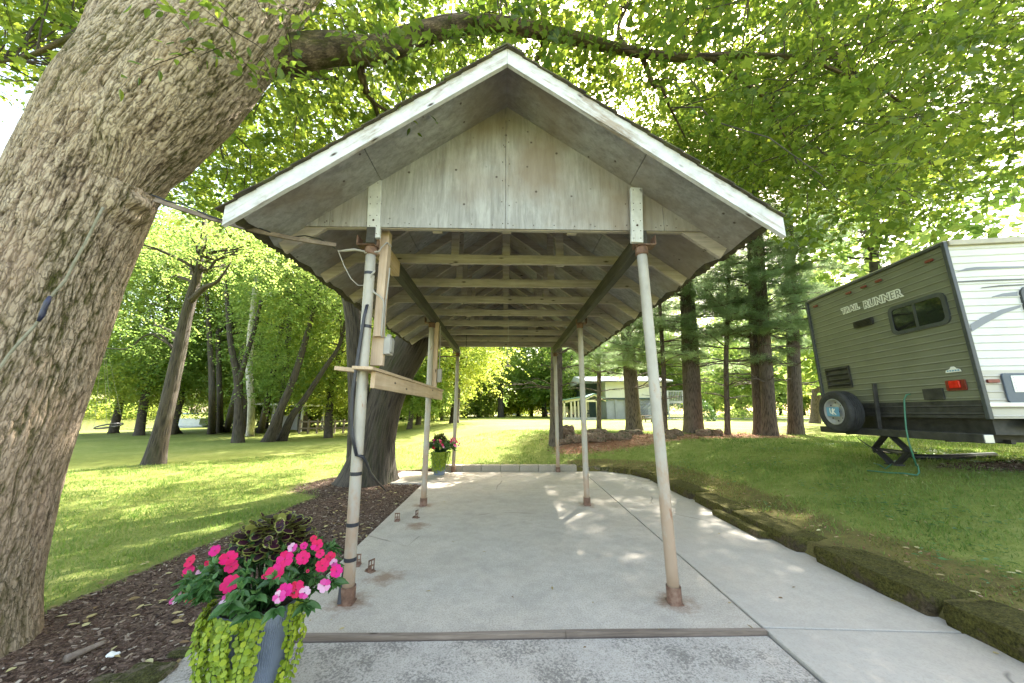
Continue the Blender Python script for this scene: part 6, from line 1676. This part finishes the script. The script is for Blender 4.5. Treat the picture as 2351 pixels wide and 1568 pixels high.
# overhead lines at right
for dz in (0, .35):
    m = MB(); A = pY(1700, 893, 48) + (0, 0, dz); B = pY(2300, 905, 60) + (0, 0, dz); m.tube([A*(1 - t) + B*t - (0, 0, 1.0*math.sin(t*math.pi)) for t in np.linspace(0, 1, 12)], .02, 4)
    solo(m, 'overhead_line', M_PVC, ('upper' if dz else 'lower') + ' of two pale overhead lines crossing behind the pines', 'power line')

# ------------------------------------------------------------------ boulders along the pine bed
RK = [(845, 870, 100, 52, 'angular grey boulder at the left end of the rock row, beside the dark pine'), (900, 912, 120, 34, 'low brown rock in front of the angular left boulder'),
      (1060, 870, 120, 34, 'rounded brown boulder sitting on the flat rocks left of the thin pine'), (1045, 905, 130, 44, 'large flat-topped rock with a pointed right end'),
      (1140, 895, 60, 34, 'small jagged rock between the two flat-topped rocks'), (1215, 890, 130, 36, 'wide flat greenish rock below the thick pine'), (1290, 862, 140, 26, 'long flat stone at the foot of the thick pine'),
      (1560, 892, 60, 22, 'flat slab rock behind the front right post'), (1588, 868, 95, 34, 'humped boulder between the front right post and the thickest pine'),
      (1800, 868, 95, 34, 'reddish boulder right of the thickest pine base'), (1880, 868, 60, 34, 'small dark boulder left of the thin straight pine'), (950, 915, 110, 26, 'broken brown rock behind the mid right post'), (835, 925, 80, 30, 'low rock half buried at the foot of the dark pine')]
for i, (x, y, w2, h2, lb) in enumerate(RK):
    px, py = (1300 + x/2.351)/1.276, (900 + (y + h2/2)/2.351)/1.276
    g_ = gnd(px, py); k = 1/2.351/1.276*g_[1]/FPX
    W, F = rockmesh((w2*k, max(w2*k*.6, .3), h2*k*1.25), 50 + i, 9, .2, .5)
    m = MB(); m.add(W + g_ - (0, 0, .04), [F]); solo(m, 'boulder', M_ROCK, lb, 'boulder', 'boulders edging the pine bed')

# ------------------------------------------------------------------ ground cover
rng = np.random.default_rng(123)
def scatter_grass():
    P = []
    n = 260000
    th = rng.uniform(-1.05, 1.05, n); r = 1.6 + 13*rng.random(n)**1.35
    x = r*np.sin(th); y = r*np.cos(th)
    gm_ = 1 - np.clip(f_mulch(x, y)*1.15 + f_moss(x, y)*.9 + f_straw(x, y), 0, 1)
    D = border_D(x, y)
    ok = (rng.random(n) < gm_) & ((D > .3) | (x < -1.9)) & (~((x > -2.7) & (x < 3) & (y < 8.95)))
    x, y, r = x[ok], y[ok], r[ok]
    return x, y, r
x, y, r = scatter_grass(); z = hgt(x, y)
n = len(x); P = np.stack([x, y, z - .005], 1)
D = np.stack([rng.normal(0, .45, n), rng.normal(0, .45, n), np.ones(n)], 1); N = unit(rng.normal(size=(n, 3)))
m = MB(); wv = (.10 + .05*np.minimum(r/4, 3))
tpl = (np.array([(-.085, 0, 0), (.085, 0, 0), (.02, 1, .2)]), [(0, 1, 2)])
put_leaves(m, P, D, N, (.024 + .026*rng.random(n))*(1 + .03*r)*(.65 + .9*vn(x*2.6, y*2.6, 14)), tpl, np.clip(.45 + .5*(vn(x*1.5, y*1.5, 4) - .5) + rng.normal(0, .18, n), 0, 1))
M_GRASS = leafmat('grass_blade', [(0, (.08, .125, .025)), (.5, (.15, .205, .045)), (.85, (.24, .27, .08)), (1, (.36, .33, .16))], [(0, (.14, .26, .04)), (.5, (.2, .34, .05)), (1, (.4, .46, .12))], .4, .5)
tag(m.build('grass', M_GRASS), 'short mown grass blades covering the lawn', 'grass', None, 'stuff')
# clover and weeds on the right bank
n = 5200; x = rng.uniform(3.3, 8.5, n); y = rng.uniform(1.6, 8.5, n); ok = (border_D(x, y) > .5) & (vn(x*1.6, y*1.6, 12) > .5); x, y = x[ok], y[ok]; n = len(x)
P = np.stack([x, y, hgt(x, y) + .03 + .02*rng.random(n)], 1); a_ = rng.random(n)*6.28
m = MB(); put_leaves(m, P, np.stack([np.cos(a_), np.sin(a_), .1*rng.random(n)], 1), np.stack([rng.normal(0, .3, n), rng.normal(0, .3, n), np.ones(n)], 1), .03 + .03*rng.random(n), LT_OV, np.clip(rng.normal(.6, .2, n), 0, 1))
tag(m.build('clover', M_IMP), 'broad leaved weeds scattered in the grass of the right bank', 'weeds', None, 'stuff')
# bark chips
def chips(n, xr, yr, maskf, name, mat, label, s=.03, dz=.0, thin=.25):
    x = rng.uniform(*xr, n); y = rng.uniform(*yr, n); ok = rng.random(n) < maskf(x, y); x, y = x[ok], y[ok]; n = len(x)
    z = hgt(x, y) + .004 + dz; a_ = rng.random(n)*6.28; L = s*(.4 + rng.random(n)**2*1.3)
    D = np.stack([np.cos(a_), np.sin(a_), rng.normal(0, .25, n)], 1); N = unit(np.stack([rng.normal(0, .35, n), rng.normal(0, .35, n), np.ones(n)], 1))
    T = np.array([(-thin/2, -.5, 0), (thin/2, -.45, 0), (thin/2*.8, .5, 0), (-thin/2, .42, 0), (-thin/2, -.5, -.14), (thin/2, -.45, -.14), (thin/2*.8, .5, -.14), (-thin/2, .42, -.14)])
    m = MB(); put_leaves(m, np.stack([x, y, z], 1), D, N, L, (T, [(0, 1, 2, 3), (0, 4, 5, 1), (1, 5, 6, 2), (2, 6, 7, 3), (3, 7, 4, 0)]), rng.random(n))
    return tag(m.build(name, mat), label, name.replace('_', ' '), None, 'stuff')
def rampmat(name, stops, rough=.9):
    t = NT(name); return t.done(t.ramp(t.attr('rnd'), stops), rough, spec=.2)
M_CHIP = rampmat('bark_chips', [(0, (.03, .018, .012)), (.5, (.085, .052, .036)), (.85, (.16, .11, .08)), (.97, (.3, .24, .18)), (1, (.42, .36, .29))])
inb = lambda x, y: (f_mulch(x, y) > .55)*1.*((x < -1.62) | (y > 9))
chips(42000, (-4.6, -1.6), (1.0, 9.4), lambda x, y: inb(x, y)*np.clip(1.25 - y*.09, .2, 1), 'bark_mulch', M_CHIP, 'brown bark mulch between the tree and the slab', .034)
chips(9000, (4.5, 12), (3.5, 6.8), lambda x, y: (f_mulch(x, y) > .45)*1., 'bark_mulch', M_CHIP, 'reddish bark mulch under the trailer', .045)
M_STRAW = rampmat('pine_straw', [(0, (.12, .055, .03)), (.5, (.3, .16, .09)), (1, (.5, .36, .24))])
chips(9000, (.8, 9.5), (9.6, 13.2), lambda x, y: f_straw(x, y), 'pine_straw', M_STRAW, 'reddish fallen pine needles under the pines', .09, 0, .07)
chips(5000, (2.95, 7), (1.2, 9), lambda x, y: f_moss(x, y)*.8*(border_D(x, y) > .25), 'leaf_litter', M_STRAW, 'thin brown litter on the mossy bank', .03, 0, .2)
# moss tufts on the bank
n = 26000; x = rng.uniform(3.05, 5, n); y = rng.uniform(1.2, 8.6, n); ok = (rng.random(n) < f_moss(x, y)) & (border_D(x, y) > .22) & (vn(x*2.2, y*2.2, 31) > .42); x, y = x[ok], y[ok]; n = len(x)
P = np.stack([x, y, hgt(x, y) - .003], 1); m = MB(); put_leaves(m, P, np.stack([rng.normal(0, .7, n), rng.normal(0, .7, n), np.ones(n)], 1), unit(rng.normal(size=(n, 3))), .018 + .012*rng.random(n), (np.array([(-.25, 0, 0), (.25, 0, 0), (0, 1, .2)]), [(0, 1, 2)]), rng.random(n))
M_MOSS = leafmat('moss', [(0, (.07, .075, .018)), (1, (.18, .17, .035))], [(0, (.12, .14, .02)), (1, (.26, .26, .05))], .3, .8)
tag(m.build('moss', M_MOSS), 'olive moss carpeting the bank behind the border stones', 'moss', None, 'stuff')
# fallen leaves, twigs, litter
M_DRY = rampmat('dry_leaf', [(0, (.16, .1, .05)), (.5, (.34, .27, .12)), (1, (.45, .42, .22))])
n = 260; x = np.concatenate([rng.uniform(-3.6, -1.7, n), rng.uniform(3.2, 6.5, 120)]); y = np.concatenate([rng.uniform(1.2, 8, n), rng.uniform(2, 8, 120)]); k = len(x)
a_ = rng.random(k)*6.28; m = MB(); put_leaves(m, np.stack([x, y, hgt(x, y) + .015], 1), np.stack([np.cos(a_), np.sin(a_), rng.normal(0, .1, k)], 1), np.stack([rng.normal(0, .2, k), rng.normal(0, .2, k), np.ones(k)], 1), .04 + .03*rng.random(k), LT_OV, rng.random(k))
k = 90; x = rng.uniform(-1.6, 2.9, k); y = rng.uniform(1.4, 8.6, k); ed = np.minimum(np.abs(x - 2.85), np.minimum(np.abs(x + 1.6), np.abs(y - 2.62)*1.5)); ok = rng.random(k) < np.exp(-ed/.5) + .12; x, y = x[ok], y[ok]; k = len(x); a_ = rng.random(k)*6.28
put_leaves(m, np.stack([x, y, np.full(k, .012)], 1), np.stack([np.cos(a_), np.sin(a_), rng.normal(0, .12, k)], 1), np.stack([rng.normal(0, .25, k), rng.normal(0, .25, k), np.ones(k)], 1), .018 + .025*rng.random(k), LT_OV, rng.random(k)*.6)
tag(m.build('fallen_leaves', M_DRY), 'dry fallen leaves scattered over mulch and bank', 'fallen leaves', None, 'stuff')
m = MB(); a = gnd(146, 1530); b_ = gnd(238, 1487); m.tube(wobble(a + (0, 0, .03), b_ + (0, 0, .03), 8, .03, rng), np.linspace(.022, .012, 8), 8); solo(m, 'fallen_branch', M_OLDWOOD, 'grey broken branch lying on the mulch near the huge trunk', 'branch', smooth=True)
W, F = rockmesh((.06, .04, .012), 91, 7, .3, .3); m = MB(); m.add(W + gnd(258, 1510), [F]); solo(m, 'paper_scrap', M_WHT, 'crumpled white scrap lying on the mulch beside the grey branch', 'litter')
for k, (px, py, s) in enumerate(((330, 1560, .16), (240, 1575, .12), (420, 1500, .09))): 
    W, F = rockmesh((s*1.5, s, s*.3), 95 + k, 8, .2, .3); m = MB(); m.add(W + gnd(px, py) - (0, 0, .02), [F]); solo(m, 'flat_stone', M_CUT, ('large pale flat stone at the corner of the stained slab', 'small pale stone at the bottom edge below the grey branch', 'little stone by the left side of the flower pot')[k], 'stone')
